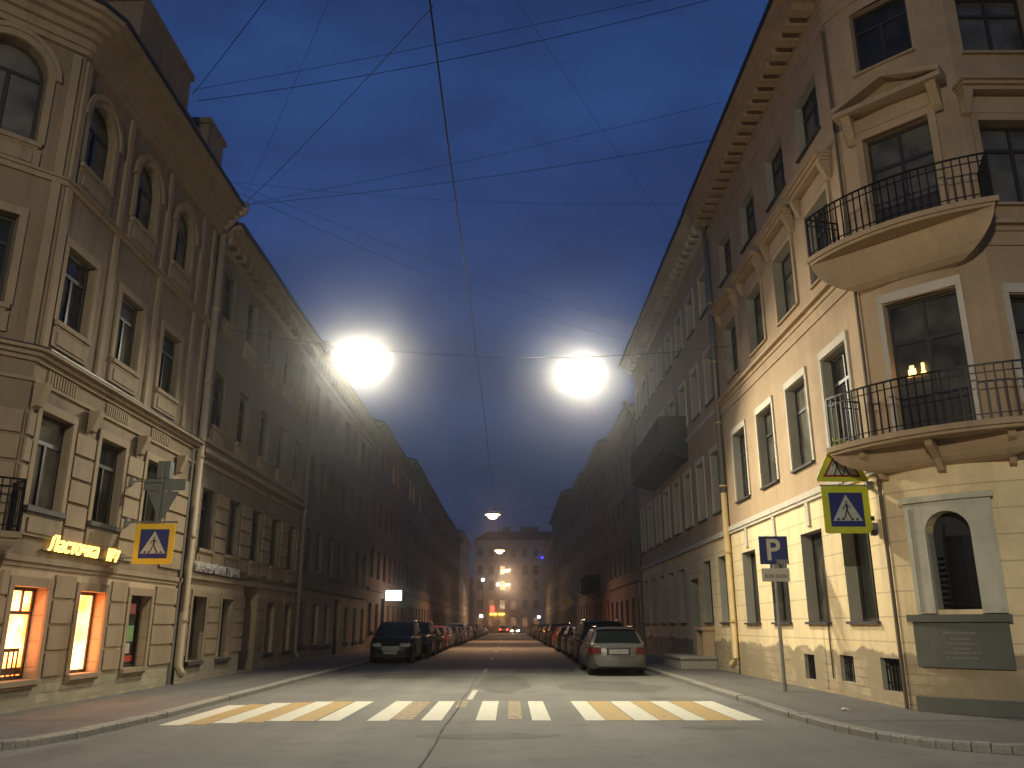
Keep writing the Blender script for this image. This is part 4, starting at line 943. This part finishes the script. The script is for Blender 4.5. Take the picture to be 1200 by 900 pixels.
# parking sign
px, py = 6.12, 19.6
e = empty('parking_sign', (px, py, .095), 0, 'blue square parking sign with a small white plate on a grey pole', 'parking sign')
m = MB(); m.tube([(px, py, .08), (px, py, 3.5)], .032, 10); m.tube([(px, py, .08), (px, py, 1.9)], .042, 10); m.build('pole', M['pole'], e)
m = MB(); m.box(px-.33, px+.33, py-.055, py-.04, 2.86, 3.5); b_ = m.build('board', M['sign_blue'], e)
m = MB()
for a in ((-.32, -.305, 2.87, 3.49), (.305, .32, 2.87, 3.49), (-.305, .305, 2.87, 2.885), (-.305, .305, 3.475, 3.49)): m.box(px+a[0], px+a[1], py-.058, py-.0555, a[2], a[3])
m.build('white_edge', M['sign_blue'], e)
text_obj('letter', 'P', .68, .002, M['sign_white'], b_, (px-.0-e.location.x+e.location.x-px+.0, 0, 0), off=.012)
for o_ in list(b_.children):
    o_.location = (-.02, -.058, 3.19-.118)
t_ = text_obj('zone_number', '7002', .15, .002, M['sign_white'], b_, (.17, -.058, 2.93-.118))
m = MB(); m.box(px-.32, px+.32, py-.055, py-.042, 2.47, 2.77); p_ = m.build('plate', M['sign_white'], e)
text_obj('hours', '8:00-20:00', .12, .002, M['sign_black'], p_, (0, -.057, 2.61-.118))
# yellow diamond sign far right
e = empty('priority_sign', (4.95, 74, .095), 0, 'yellow diamond priority sign on a pole behind the parked cars on the right', 'road sign')
m = MB(); m.tube([(4.95, 74, .08), (4.95, 74, 3.6)], .035, 8); m.build('pole', M['pole'], e)
m = MB(); m.prism([(-.6, 0), (0, -.6), (.6, 0), (0, .6)], 0, .02, lambda a, b, c: (4.95+a, 73.95-c, 3.45+b)); m.build('board', M['sign_white'], e)
m = MB(); m.prism([(-.5, 0), (0, -.5), (.5, 0), (0, .5)], 0, .005, lambda a, b, c: (4.95+a, 73.929-c, 3.45+b)); m.build('yellow_field', M['sign_amber'], e)
# projecting light box on the left
e = empty('light_box', (-8.4, 57, 3.4), 0, 'glowing greenish white box sign sticking out from the pinkish facade', 'light box sign')
m = MB(); m.box(-8.3, -7.25, 56.95, 57.15, 3.1, 3.75); m.build('face', M['lightbox'], e)
m = MB()
for a in ((-8.34, -7.21, 3.75, 3.79), (-8.34, -7.21, 3.06, 3.1), (-8.34, -8.3, 3.1, 3.75), (-7.25, -7.21, 3.1, 3.75)): m.box(a[0], a[1], 56.93, 57.17, a[2], a[3])
m.box(-8.399, -8.34, 57.0, 57.1, 3.4, 3.5); m.build('frame', M['black_trim'], e)
# dark bay on the pink building right, wall lantern left
e = empty('shop_awning', (7.0, 68, 3.6), 0, 'dark boxy awning over a doorway of the dusty pink building', 'awning')
m = MB(); m.box(5.9, 6.995, 66, 71, 4.3, 5.3); m.prism([(7, 4.3), (5.9, 4.3), (5.75, 4.0), (7, 4.05)][:4], 66, 71, lambda a, b, c: (min(a, 6.995), c, b)); m.build('cover', M['net'], e)
m = MB(); m.tube([(6.99, 66.2, 3.6), (5.95, 66.2, 4.1)], .03); m.tube([(6.99, 70.8, 3.6), (5.95, 70.8, 4.1)], .03); m.build('stay', M['iron'], e)
# far shop signs
FARL = (('red_shop_sign', 'glowing red shop sign at the far end of the street', (-3.85, 184, 4.8), [(-.4, .4, -.7, .7)], (1, .05, .03), 6), ('yellow_shop_sign', 'long glowing yellow shop sign at the far end of the street', (-2.9, 189.4, 3.9), [(-1.6, -.05, -.2, .2), (.3, 1.6, -.2, .2)], (1, .55, .08), 6),
 ('white_globe_lamp', 'white lamp at the left side of the far junction', (-6.1, 180, 3.4), [(-.35, .35, -.3, .3)], (1, .9, .85), 9), ('white_wall_lamp', 'white lamp at the right side of the far junction', (5.9, 178, 3.2), [(-.3, .3, -.25, .25)], (.85, .9, 1), 9),
 ('upper_wall_lamp', 'white lamp high at the left side of the far junction', (-5.8, 180, 10.8), [(-.28, .28, -.3, .3)], (1, .9, .75), 9), ('facade_lamp', 'white lamp on the closing facade below the lit windows', (-2.75, 189.6, 10.3), [(-.28, .28, -.3, .3)], (1, .95, .8), 9), ('blue_light', 'small blue light high on the closing facade', (7.2, 189.6, 16.2), [(-.22, .22, -.22, .22)], (.02, .02, 1), 12))
for nm, lb_, (x, y, z), bx, col, st in FARL:
    e = empty(nm, (x, y, z), 0, lb_, 'lamp' if 'lamp' in nm or 'light' in nm else 'shop sign')
    m = MB()
    for a, b, c, d in bx: m.prism([(a+.1, c), (b-.1, c), (b, c+.1), (b, d-.1), (b-.1, d), (a+.1, d), (a, d-.1), (a, c+.1)], 0, .1, lambda p, q, t: (x+p, y-t, z+q))
    m.build('face', emit(nm, col, st), e)
    m = MB(); m.tube([(x, y+.01, z), (x, y+(190-y if y > 189 else .3), z)], .04)
    if y < 185: m.tube([(x, y+.3, z), (x, y+.3, .12)], .06)
    m.build('mount', M['iron'], e)
o = MB(); o.sphere((5.75, 15.25, .12), .045, 8, 5, 1.3, .8, .5); o.face([(5.72, 15.22, .105), (5.82, 15.21, .11), (5.82, 15.28, .13), (5.73, 15.29, .11)])
tag(o.build('litter', M['litter']), 'scrap of white paper lying on the right pavement', 'litter')

# ------------------------------------------------------------------ cars
def lerp(T, y):
    for (a, b), (c, d) in zip(T, T[1:]):
        if y <= c:
            t = 0 if c == a else (y-a)/(c-a); t = max(0, min(1, t)); return b+(d-b)*t
    return T[-1][1]
CARP = dict(
    estate=dict(L=4.75, W=1.8, H=1.45, belt=.95, hood=[(-2.37, .93), (-2.2, .96), (.9, .95), (1.9, .82), (2.2, .72), (2.37, .6)], cab=(-2.2, -1.78, .05, 1.05), top=.60, wr=.32),
    suv=dict(L=4.55, W=1.86, H=1.68, belt=1.1, hood=[(-2.27, 1.05), (-2.1, 1.1), (1.05, 1.1), (1.9, 1.02), (2.15, .9), (2.27, .7)], cab=(-2.12, -1.85, .25, 1.15), top=.62, wr=.37),
    hatch=dict(L=4.1, W=1.72, H=1.48, belt=.95, hood=[(-2.05, .88), (-1.95, .94), (.9, .95), (1.6, .86), (1.92, .72), (2.05, .58)], cab=(-1.95, -1.45, .15, 1.15), top=.58, wr=.31),
    sedan=dict(L=4.5, W=1.76, H=1.43, belt=.93, hood=[(-2.25, .88), (-2.1, .95), (-1.4, .96), (.85, .94), (1.85, .8), (2.12, .7), (2.25, .56)], cab=(-1.5, -.85, .15, 1.05), top=.58, wr=.31))
_cm = {}
def car_meshes(kind):
    if kind in _cm: return _cm[kind]
    k = CARP[kind]; L, W, H, bl = k['L'], k['W'], k['H'], k['belt']; hw = W/2; out = {}
    ys = [-L/2, -L/2+.04, -L/2+.14, -L/2+.35, -L/2+.7] + [(-L/2+.7)+(L-1.4)*i/9 for i in range(1, 10)] + [L/2-.35, L/2-.14, L/2-.04, L/2]
    wid = [(-L/2, .8), (-L/2+.04, .88), (-L/2+.14, .94), (-L/2+.35, .985), (-L/2+.8, 1), (L/2-1, 1), (L/2-.5, .97), (L/2-.2, .9), (L/2-.05, .8), (L/2, .7)]
    m = MB(); n = None; zb0 = .19
    for y in ys:
        w = hw*lerp(wid, y); zt = lerp(k['hood'], y); e = (L/2-abs(y)); zb = zb0+(.1 if e < .05 else .05 if e < .2 else 0)
        if e < .02: zt -= .1
        sec = [(0, zb), (w*.86, zb), (w*.96, zb+.06), (w*.995, zb+.2), (w, zt*.62), (w*.985, zt*.8), (w*.95, zt-.07), (w*.88, zt-.01), (w*.6, zt+.015), (0, zt+.025)]
        ring = [(x, y, z) for x, z in sec]+[(-x, y, z) for x, z in sec[1:-1]][::-1]
        m.v += ring; n = len(ring)
    for i in range(len(ys)-1):
        for j in range(n): a = i*n; m.f.append([a+j, a+(j+1) % n, a+n+(j+1) % n, a+n+j])
    m.f.append(list(range(n))); m.f.append(list(range((len(ys)-1)*n, len(ys)*n))[::-1])
    yr0, yr1, yf1, yf0 = k['cab']; wt = hw*(.69 if kind != 'suv' else .74); wb = hw*.93; t0 = bl-.03
    # cabin core and roof
    Zr = H-.05
    core = [(yr0, t0), (yr1, Zr), (yf1, Zr), (yf0, t0)]
    def cx(z): return wb+(wt-wb)*(z-t0)/(Zr-t0)
    i = len(m.v)
    for y, z in core: m.v += [(-cx(z), y, z), (cx(z), y, z)]
    m.f += [[i, i+1, i+3, i+2], [i+4, i+5, i+7, i+6], [i, i+2, i+4, i+6], [i+1, i+7, i+5, i+3], [i+6, i+7, i+1, i]]
    rl = [(yr1-.1, .0), (yr1, .03), (yr1+.35, .055), ((yr1+yf1)/2, .065), (yf1-.3, .05), (yf1, .02), (yf1+.07, -.02)]
    i = len(m.v); nn = 7
    for y, dz in rl:
        for q in range(nn): a = -1+2*q/(nn-1); m.v.append((a*(wt+.015), y, Zr+dz*(1-.55*a*a)-.03*a**4))
    for r_ in range(len(rl)-1):
        for q in range(nn-1): a = i+r_*nn+q; m.f.append([a, a+1, a+nn+1, a+nn])
    body = m.mesh('body', M['black_trim'], fix=True)
    # wheel arches
    bo = bpy.data.objects.new('tmp', body); C.objects.link(bo); wy = (L/2-.88, -L/2+.9); cut = MB()
    for y in wy:
        for s in (-1, 1):
            cut.prism([(y+(k['wr']+.06)*math.cos(2*math.pi*q/20), k['wr']+(k['wr']+.06)*math.sin(2*math.pi*q/20)) for q in range(20)], s*(hw-.26), s*(hw+.2), lambda a, b, c: (c, a, b))
    cme = cut.mesh('cut', M['black_trim']); co = bpy.data.objects.new('cut', cme); C.objects.link(co)
    md = bo.modifiers.new('b', 'BOOLEAN'); md.operation = 'DIFFERENCE'; md.object = co; md.solver = 'EXACT'; md.use_self = True
    dg = bpy.context.evaluated_depsgraph_get(); nb = bpy.data.meshes.new_from_object(bo.evaluated_get(dg)); nb.name = 'body'
    bpy.data.objects.remove(bo); bpy.data.objects.remove(co)
    for p in nb.polygons: p.use_smooth = True
    nb.set_sharp_from_angle(angle=R(38)); out['body'] = nb
    def G(pts, off=.006):
        m_ = MB(); m_.face(pts); return m_
    def quad(a, b, c, d): m_ = MB(); m_.face([a, b, c, d]); return m_
    def inset(z0, z1, y_lo0, y_hi0, f=.07):
        # pane on sloped end between lines
        pass
    def endpane(ya, yb, sgn):
        p = []; za, zb_ = t0+.05, Zr-.045
        def yy(z): return ya+(yb-ya)*(z-t0)/(Zr-t0)
        o = .012*sgn
        return quad((-cx(za)+.07, yy(za)+o, za), (cx(za)-.07, yy(za)+o, za), (cx(zb_)-.06, yy(zb_)+o, zb_), (-cx(zb_)+.06, yy(zb_)+o, zb_))
    out['rear_window'] = endpane(yr0, yr1, -1).mesh('rear_window', M['car_glass']); out['windscreen'] = endpane(yf0, yf1, 1).mesh('windscreen', M['car_glass'])
    for s, nm in ((-1, 'l'), (1, 'r')):
        m_ = MB(); za, zb_ = t0+.05, Zr-.06
        def yr(z): return yr0+(yr1-yr0)*(z-t0)/(Zr-t0)
        def yf(z): return yf0+(yf1-yf0)*(z-t0)/(Zr-t0)
        mid = (yr1+yf1)/2-.05; segs = [(yr(za)+.1, yr(zb_)+.1, mid-.03, mid-.03), (mid+.03, mid+.03, yf(za)-.1, yf(zb_)-.08)]
        if kind in ('estate', 'suv'): q = yr1+.75; segs = [(yr(za)+.1, yr(zb_)+.1, q-.03, q-.03), (q+.03, q+.03, mid+.25, mid+.25), (mid+.31, mid+.31, yf(za)-.1, yf(zb_)-.08)]
        for a, b, c, d in segs: m_.face([(s*(cx(za)+.006), a, za), (s*(cx(za)+.006), c, za), (s*(cx(zb_)+.006), d, zb_), (s*(cx(zb_)+.006), b, zb_)])
        out['side_window_'+nm] = m_.mesh('side_window', M['car_glass'])
        # mirror
        m_ = MB(); m_.box(s*(hw*.9), s*(hw+.04), yf0-.36, yf0-.3, bl+.02, bl+.06); m_.sphere((s*(hw+.1), yf0-.33, bl+.09), .1, 8, 6, 1, .6, .75); out['mirror_'+nm] = m_.mesh('mirror', M['black_trim'], smooth=True)
        zt = lerp(k['hood'], -L/2+.08); zh = lerp(k['hood'], L/2-.1)
        m_ = MB(); r_ = -L/2
        m_.prism([(hw*a_, -L/2+b_2) for a_, b_2 in ((.6, -.02), (.8, -.015), (.9, .03), (.965, .13), (1.005, .34), (.9, .34), (.6, .1))], zt-.29, zt-.09, lambda a, b, c: (s*a, b, c)); out['tail_lamp_'+nm] = m_.mesh('tail_lamp', M['tail'])
        m_ = MB(); m_.prism([(hw*a_, L/2+b_2) for a_, b_2 in ((.42, .005), (.72, .01), (.83, -.03), (.92, -.17), (.965, -.36), (.8, -.36), (.42, -.1))], zh-.19, zh-.05, lambda a, b, c: (s*a, b, c)); out['headlight_'+nm] = m_.mesh('headlight', M['head'])
        m_ = MB()
        for y in (mid+.1, mid-.75): m_.box(s*(hw*.985), s*(hw*1.0+.02), y-.08, y+.08, bl-.14, bl-.11)
        out['door_handle_'+nm] = m_.mesh('door_handle', M['black_trim'])
    zt = lerp(k['hood'], -L/2+.08)
    m_ = MB(); m_.box(-.37, .37, -L/2-.018, -L/2+.05, zt-.32, zt-.1); out['plate_recess'] = m_.mesh('plate_recess', M['black_trim'])
    m_ = MB(); m_.box(-.3, .3, -L/2-.03, -L/2+.05, zt-.29, zt-.15); out['rear_plate'] = m_.mesh('plate', M['plate'])
    m_ = MB(); m_.box(-.36, .36, -L/2-.02, -L/2+.05, zt-.13, zt-.1); m_.box(-hw*.58, hw*.58, -L/2-.012, -L/2+.05, zt-.36, zt-.33); out['trim_strip'] = m_.mesh('trim_strip', M['chrome'])
    m_ = MB(); m_.prism([(-hw*.86, .26), (hw*.86, .26), (hw*.92, .42), (hw*.9, .58), (-hw*.9, .58), (-hw*.92, .42)], -L/2-.06, -L/2+.15, lambda a, b, c: (a, c+(.09 if abs(a) > hw*.8 else 0), b)); out['rear_bumper'] = m_.mesh('rear_bumper', M['black_trim'])
    m_ = MB(); m_.prism([(-hw*.7, .26), (hw*.7, .26), (hw*.76, .42), (hw*.72, .5), (-hw*.72, .5), (-hw*.76, .42)], L/2-.15, L/2+.06, lambda a, b, c: (a, c-(.09 if abs(a) > hw*.65 else 0), b)); out['front_bumper'] = m_.mesh('front_bumper', M['black_trim'])
    m_ = MB(); m_.box(-.27, .27, L/2+.055, L/2+.075, .38, .5); out['front_plate'] = m_.mesh('plate', M['plate'])
    zh = lerp(k['hood'], L/2-.06)
    m_ = MB()
    for q in range(4): m_.box(-hw*.38, hw*.38, L/2-.06, L/2+.012, .53+q*.045, .55+q*.045)
    out['grille'] = m_.mesh('grille', M['chrome'])
    if kind in ('estate', 'suv'):
        m_ = MB()
        for s in (-1, 1): m_.tube([(s*(wt-.03), yr1, Zr+.01), (s*(wt-.03), yr1+.12, Zr+.07), (s*(wt-.03), yf1-.3, Zr+.07), (s*(wt-.03), yf1-.18, Zr+.01)], .018)
        out['roof_rails'] = m_.mesh('roof_rails', M['chrome'])
    m_ = MB(); wr = k['wr']
    prof = [(wr-.13, -.1), (wr-.02, -.11), (wr, -.08), (wr, .08), (wr-.02, .11), (wr-.13, .1)]; nseg = 24
    for q in range(nseg):
        a = 2*math.pi*q/nseg; m_.v += [(x, r__*math.cos(a), r__*math.sin(a)) for r__, x in prof]
    for q in range(nseg):
        a, b = q*6, ((q+1) % nseg)*6; m_.f += [[a+j, a+(j+1) % 6, b+(j+1) % 6, b+j] for j in range(6)]
    out['tyre'] = m_.mesh('tyre', M['rubber'], smooth=True)
    m_ = MB(); R_ = wr-.125
    m_.prism([(R_*math.cos(2*math.pi*q/20), R_*math.sin(2*math.pi*q/20)) for q in range(20)], -.06, .06, lambda a, b, c: (c, a, b))
    for q in range(5):
        a = 2*math.pi*q/5
        for s in (-1, 1): m_.prism([(.03*math.cos(a+1.57), .03*math.sin(a+1.57)), (R_*math.cos(a+.15), R_*math.sin(a+.15)), (R_*math.cos(a-.15), R_*math.sin(a-.15)), (-.03*math.cos(a+1.57), -.03*math.sin(a+1.57))], s*.061, s*.085, lambda a_, b, c: (c, a_, b))
    out['rim'] = m_.mesh('rim', M['rim']); out['wy'] = wy; out['hw'] = hw; out['wr'] = wr
    _cm[kind] = out; return out
def car(kind, paint, x, y, facing, label, group, detail=2, name='parked_car', heads=None):
    """facing +1: front towards +y (rear seen by the camera)"""
    q = car_meshes(kind); e = empty(name, (x, y, 0), 0 if facing > 0 else math.pi, label, 'car', group)
    e.rotation_euler.z += random.Random(y).uniform(-.012, .012)
    key = (kind, paint)
    if key not in _cm:
        b = q['body'].copy(); b.materials.clear(); b.materials.append(PAINTS[paint]); rbm = q['rear_bumper'].copy(); 
        _cm[key] = b
    put('body', _cm[key], e)
    skip = {'body', 'wy', 'hw', 'wr', 'tyre', 'rim'}
    if detail < 1: skip |= {k for k in q if k.startswith(('door', 'trim', 'grille', 'mirror', 'roof', 'front_b', 'rear_b'))}
    for k, v in q.items():
        if k in skip: continue
        nm = k[:-2] if k[-2:] in ('_l', '_r') else k
        if nm.endswith('plate'): nm = 'plate'
        o = put(nm, v, e)
        if heads and nm == heads[0]:
            me = v.copy(); me.materials.clear(); me.materials.append(heads[1]); o.data = me
    for wy in q['wy']:
        for s in (-1, 1):
            w = put('wheel', q['tyre'], e, (s*(q['hw']-.13), wy, q['wr'])); put('rim', q['rim'], w)
    return e
rc = random.Random(21)
GR, GL = 'cars parked along the right kerb', 'cars parked along the left kerb'
car('estate', 'silver', 3.35, 29.3, 1, 'silver estate car parked nearest on the right, its rear to the camera', GR)
car('suv', 'black', 3.55, 35.0, 1, 'dark tall car parked just in front of the silver estate', GR)
car('suv', 'black', -4.9, 37.6, -1, 'black sport utility car parked nearest on the left, facing the camera', GL)
ordn = ['second', 'third', 'fourth', 'fifth', 'sixth', 'seventh', 'eighth', 'ninth', 'tenth', 'eleventh', 'twelfth', 'thirteenth', 'fourteenth', 'fifteenth', 'sixteenth', 'seventeenth', 'eighteenth', 'nineteenth', 'twentieth', 'twenty-first', 'twenty-second', 'twenty-third', 'twenty-fourth', 'twenty-fifth']
kinds = ['hatch', 'sedan', 'suv', 'sedan', 'hatch', 'estate']; cols = ['beige', 'grey', 'black', 'silver', 'black', 'black', 'grey', 'white', 'blue', 'red']
y = 40.6
for i in range(21):
    k = kinds[(i*5+0) % 6] if i else 'hatch'; c = cols[(i*3) % 10] if i else 'beige'
    car(k, c, 3.65+rc.uniform(-.12, .12), y, 1, '%s %s, %s in the row on the right kerb' % (dict(beige='beige', grey='grey', black='black', silver='silver', red='dark red', blue='dark blue', white='white')[c], dict(hatch='hatchback', sedan='saloon', suv='tall car', estate='estate car')[k], ordn[i+1]), GR, 2 if y < 90 else 0); y += 5.5+rc.uniform(-.2, .6)
y = 43.2
for i in range(21):
    k = kinds[(i*5+2) % 6]; c = cols[(i*7+5) % 10]
    car(k, c, -4.85+rc.uniform(-.12, .12), y, -1, '%s %s, %s in the row on the left kerb' % (dict(beige='beige', grey='grey', black='black', silver='silver', red='dark red', blue='dark blue', white='white')[c], dict(hatch='hatchback', sedan='saloon', suv='tall car', estate='estate car')[k], ordn[i]), GL, 2 if y < 90 else 0); y += 5.4+rc.uniform(-.2, .6)
HL_ = emit('lit_head_lamp', (1, .8, .55), 40); TL_ = emit('lit_tail_lamp', (1, .05, .03), 14)
car('sedan', 'grey', .9, 168, -1, 'grey car with its headlights on at the far end of the street', 'cars driving at the far junction', 0, 'moving_car', ('headlight', HL_))
car('hatch', 'black', -1.3, 172, 1, 'black car with glowing tail lamps at the far end of the street', 'cars driving at the far junction', 0, 'moving_car', ('tail_lamp', TL_))
# roof lamp of the taxi-like car on the left
bpy.context.view_layer.update()

# ------------------------------------------------------------------ sky, sun, haze, camera
wd = bpy.data.worlds.new('World'); sc.world = wd; wd.use_nodes = True
n, l = wd.node_tree.nodes, wd.node_tree.links; bg = n['Background']
sk = n.new('ShaderNodeTexSky'); sk.sky_type = 'NISHITA'; sk.sun_disc = False; sk.sun_elevation = R(-3); sk.sun_rotation = R(180); sk.ozone_density = 6
tc = n.new('ShaderNodeTexCoord'); mp = n.new('ShaderNodeMapping'); mp.inputs['Scale'].default_value = (1.2, 1.2, 3.0); mp.inputs['Location'].default_value = (.4, .1, 0); l.new(tc.outputs['Generated'], mp.inputs[0])
nz = n.new('ShaderNodeTexNoise'); nz.inputs['Scale'].default_value = 1.9; nz.inputs['Detail'].default_value = 6; nz.inputs['Roughness'].default_value = .52; l.new(mp.outputs[0], nz.inputs['Vector'])
mr = n.new('ShaderNodeMapRange'); l.new(nz.outputs['Fac'], mr.inputs[0]); mr.inputs[1].default_value = .4; mr.inputs[2].default_value = .62
sz = n.new('ShaderNodeSeparateXYZ'); l.new(tc.outputs['Generated'], sz.inputs[0])
rp = n.new('ShaderNodeValToRGB'); l.new(sz.outputs['Z'], rp.inputs[0]); e_ = rp.color_ramp.elements     # dusk blue, duller and darker towards the horizon
e_[0].position = 0; e_[0].color = (.018, .026, .060, 1); e_[1].position = 1; e_[1].color = (.018, .044, .135, 1)
for p_, c_ in ((.18, (.019, .038, .100, 1)), (.45, (.026, .066, .20, 1)), (.7, (.021, .054, .165, 1))): q_ = e_.new(p_); q_.color = c_
cl = n.new('ShaderNodeMix'); cl.data_type = 'RGBA'; cl.blend_type = 'MULTIPLY'; l.new(mr.outputs[0], cl.inputs[0]); l.new(rp.outputs[0], cl.inputs[6]); cl.inputs[7].default_value = (.66, .56, .58, 1)
mx = n.new('ShaderNodeMix'); mx.data_type = 'RGBA'; mx.blend_type = 'ADD'; mx.inputs[0].default_value = .12; l.new(cl.outputs[2], mx.inputs[6]); l.new(sk.outputs[0], mx.inputs[7])
l.new(mx.outputs[2], bg.inputs[0]); bg.inputs[1].default_value = 1.12
SKY = bg
sl = bpy.data.lights.new('sun', 'SUN'); sl.energy = .01; sl.angle = R(20); sl.color = (.7, .8, 1); so = bpy.data.objects.new('sun', sl); C.objects.link(so); so.rotation_euler = (R(60), 0, R(20))
HAZE = .0018  # density of the haze volume added to spread a glow around the lamps
if HAZE:
    m = MB(); m.box(-45, 45, -25, 215, -1.5, 30); hz = m.build('haze', None); hz.data.materials.clear()
    hm = bpy.data.materials.new('haze'); hm.use_nodes = True; nn = hm.node_tree.nodes; nn.clear()
    ou_ = nn.new('ShaderNodeOutputMaterial'); pv_ = nn.new('ShaderNodeVolumePrincipled'); pv_.inputs['Color'].default_value = (.93, .95, 1, 1); pv_.inputs['Density'].default_value = HAZE; pv_.inputs['Anisotropy'].default_value = .962
    hm.node_tree.links.new(pv_.outputs[0], ou_.inputs['Volume']); hz.data.materials.append(hm); tag(hz, 'thin haze added for the glow around the street lamps', 'haze', kind='stuff')
cd = bpy.data.cameras.new('camera'); co = bpy.data.objects.new('camera', cd); C.objects.link(co); sc.camera = co
cd.sensor_width = 36; cd.lens = 970/1200*36; cd.clip_end = 2000; cd.clip_start = .05
co.location = (0, 0, 1.5); th = math.atan(283/970); co.rotation_euler = (math.pi/2+th, 0, 0); cd.shift_x = (600-598)/1200
sc.view_settings.view_transform = 'Standard'; sc.view_settings.look = 'None'; sc.view_settings.exposure = 0; sc.view_settings.gamma = 1
sc.render.resolution_x = 1024; sc.render.resolution_y = 768
sc.cycles.max_bounces = 6; sc.cycles.volume_bounces = 0; sc.cycles.sample_clamp_indirect = 4; sc.cycles.use_denoising = True
sc.cycles.use_light_tree = True
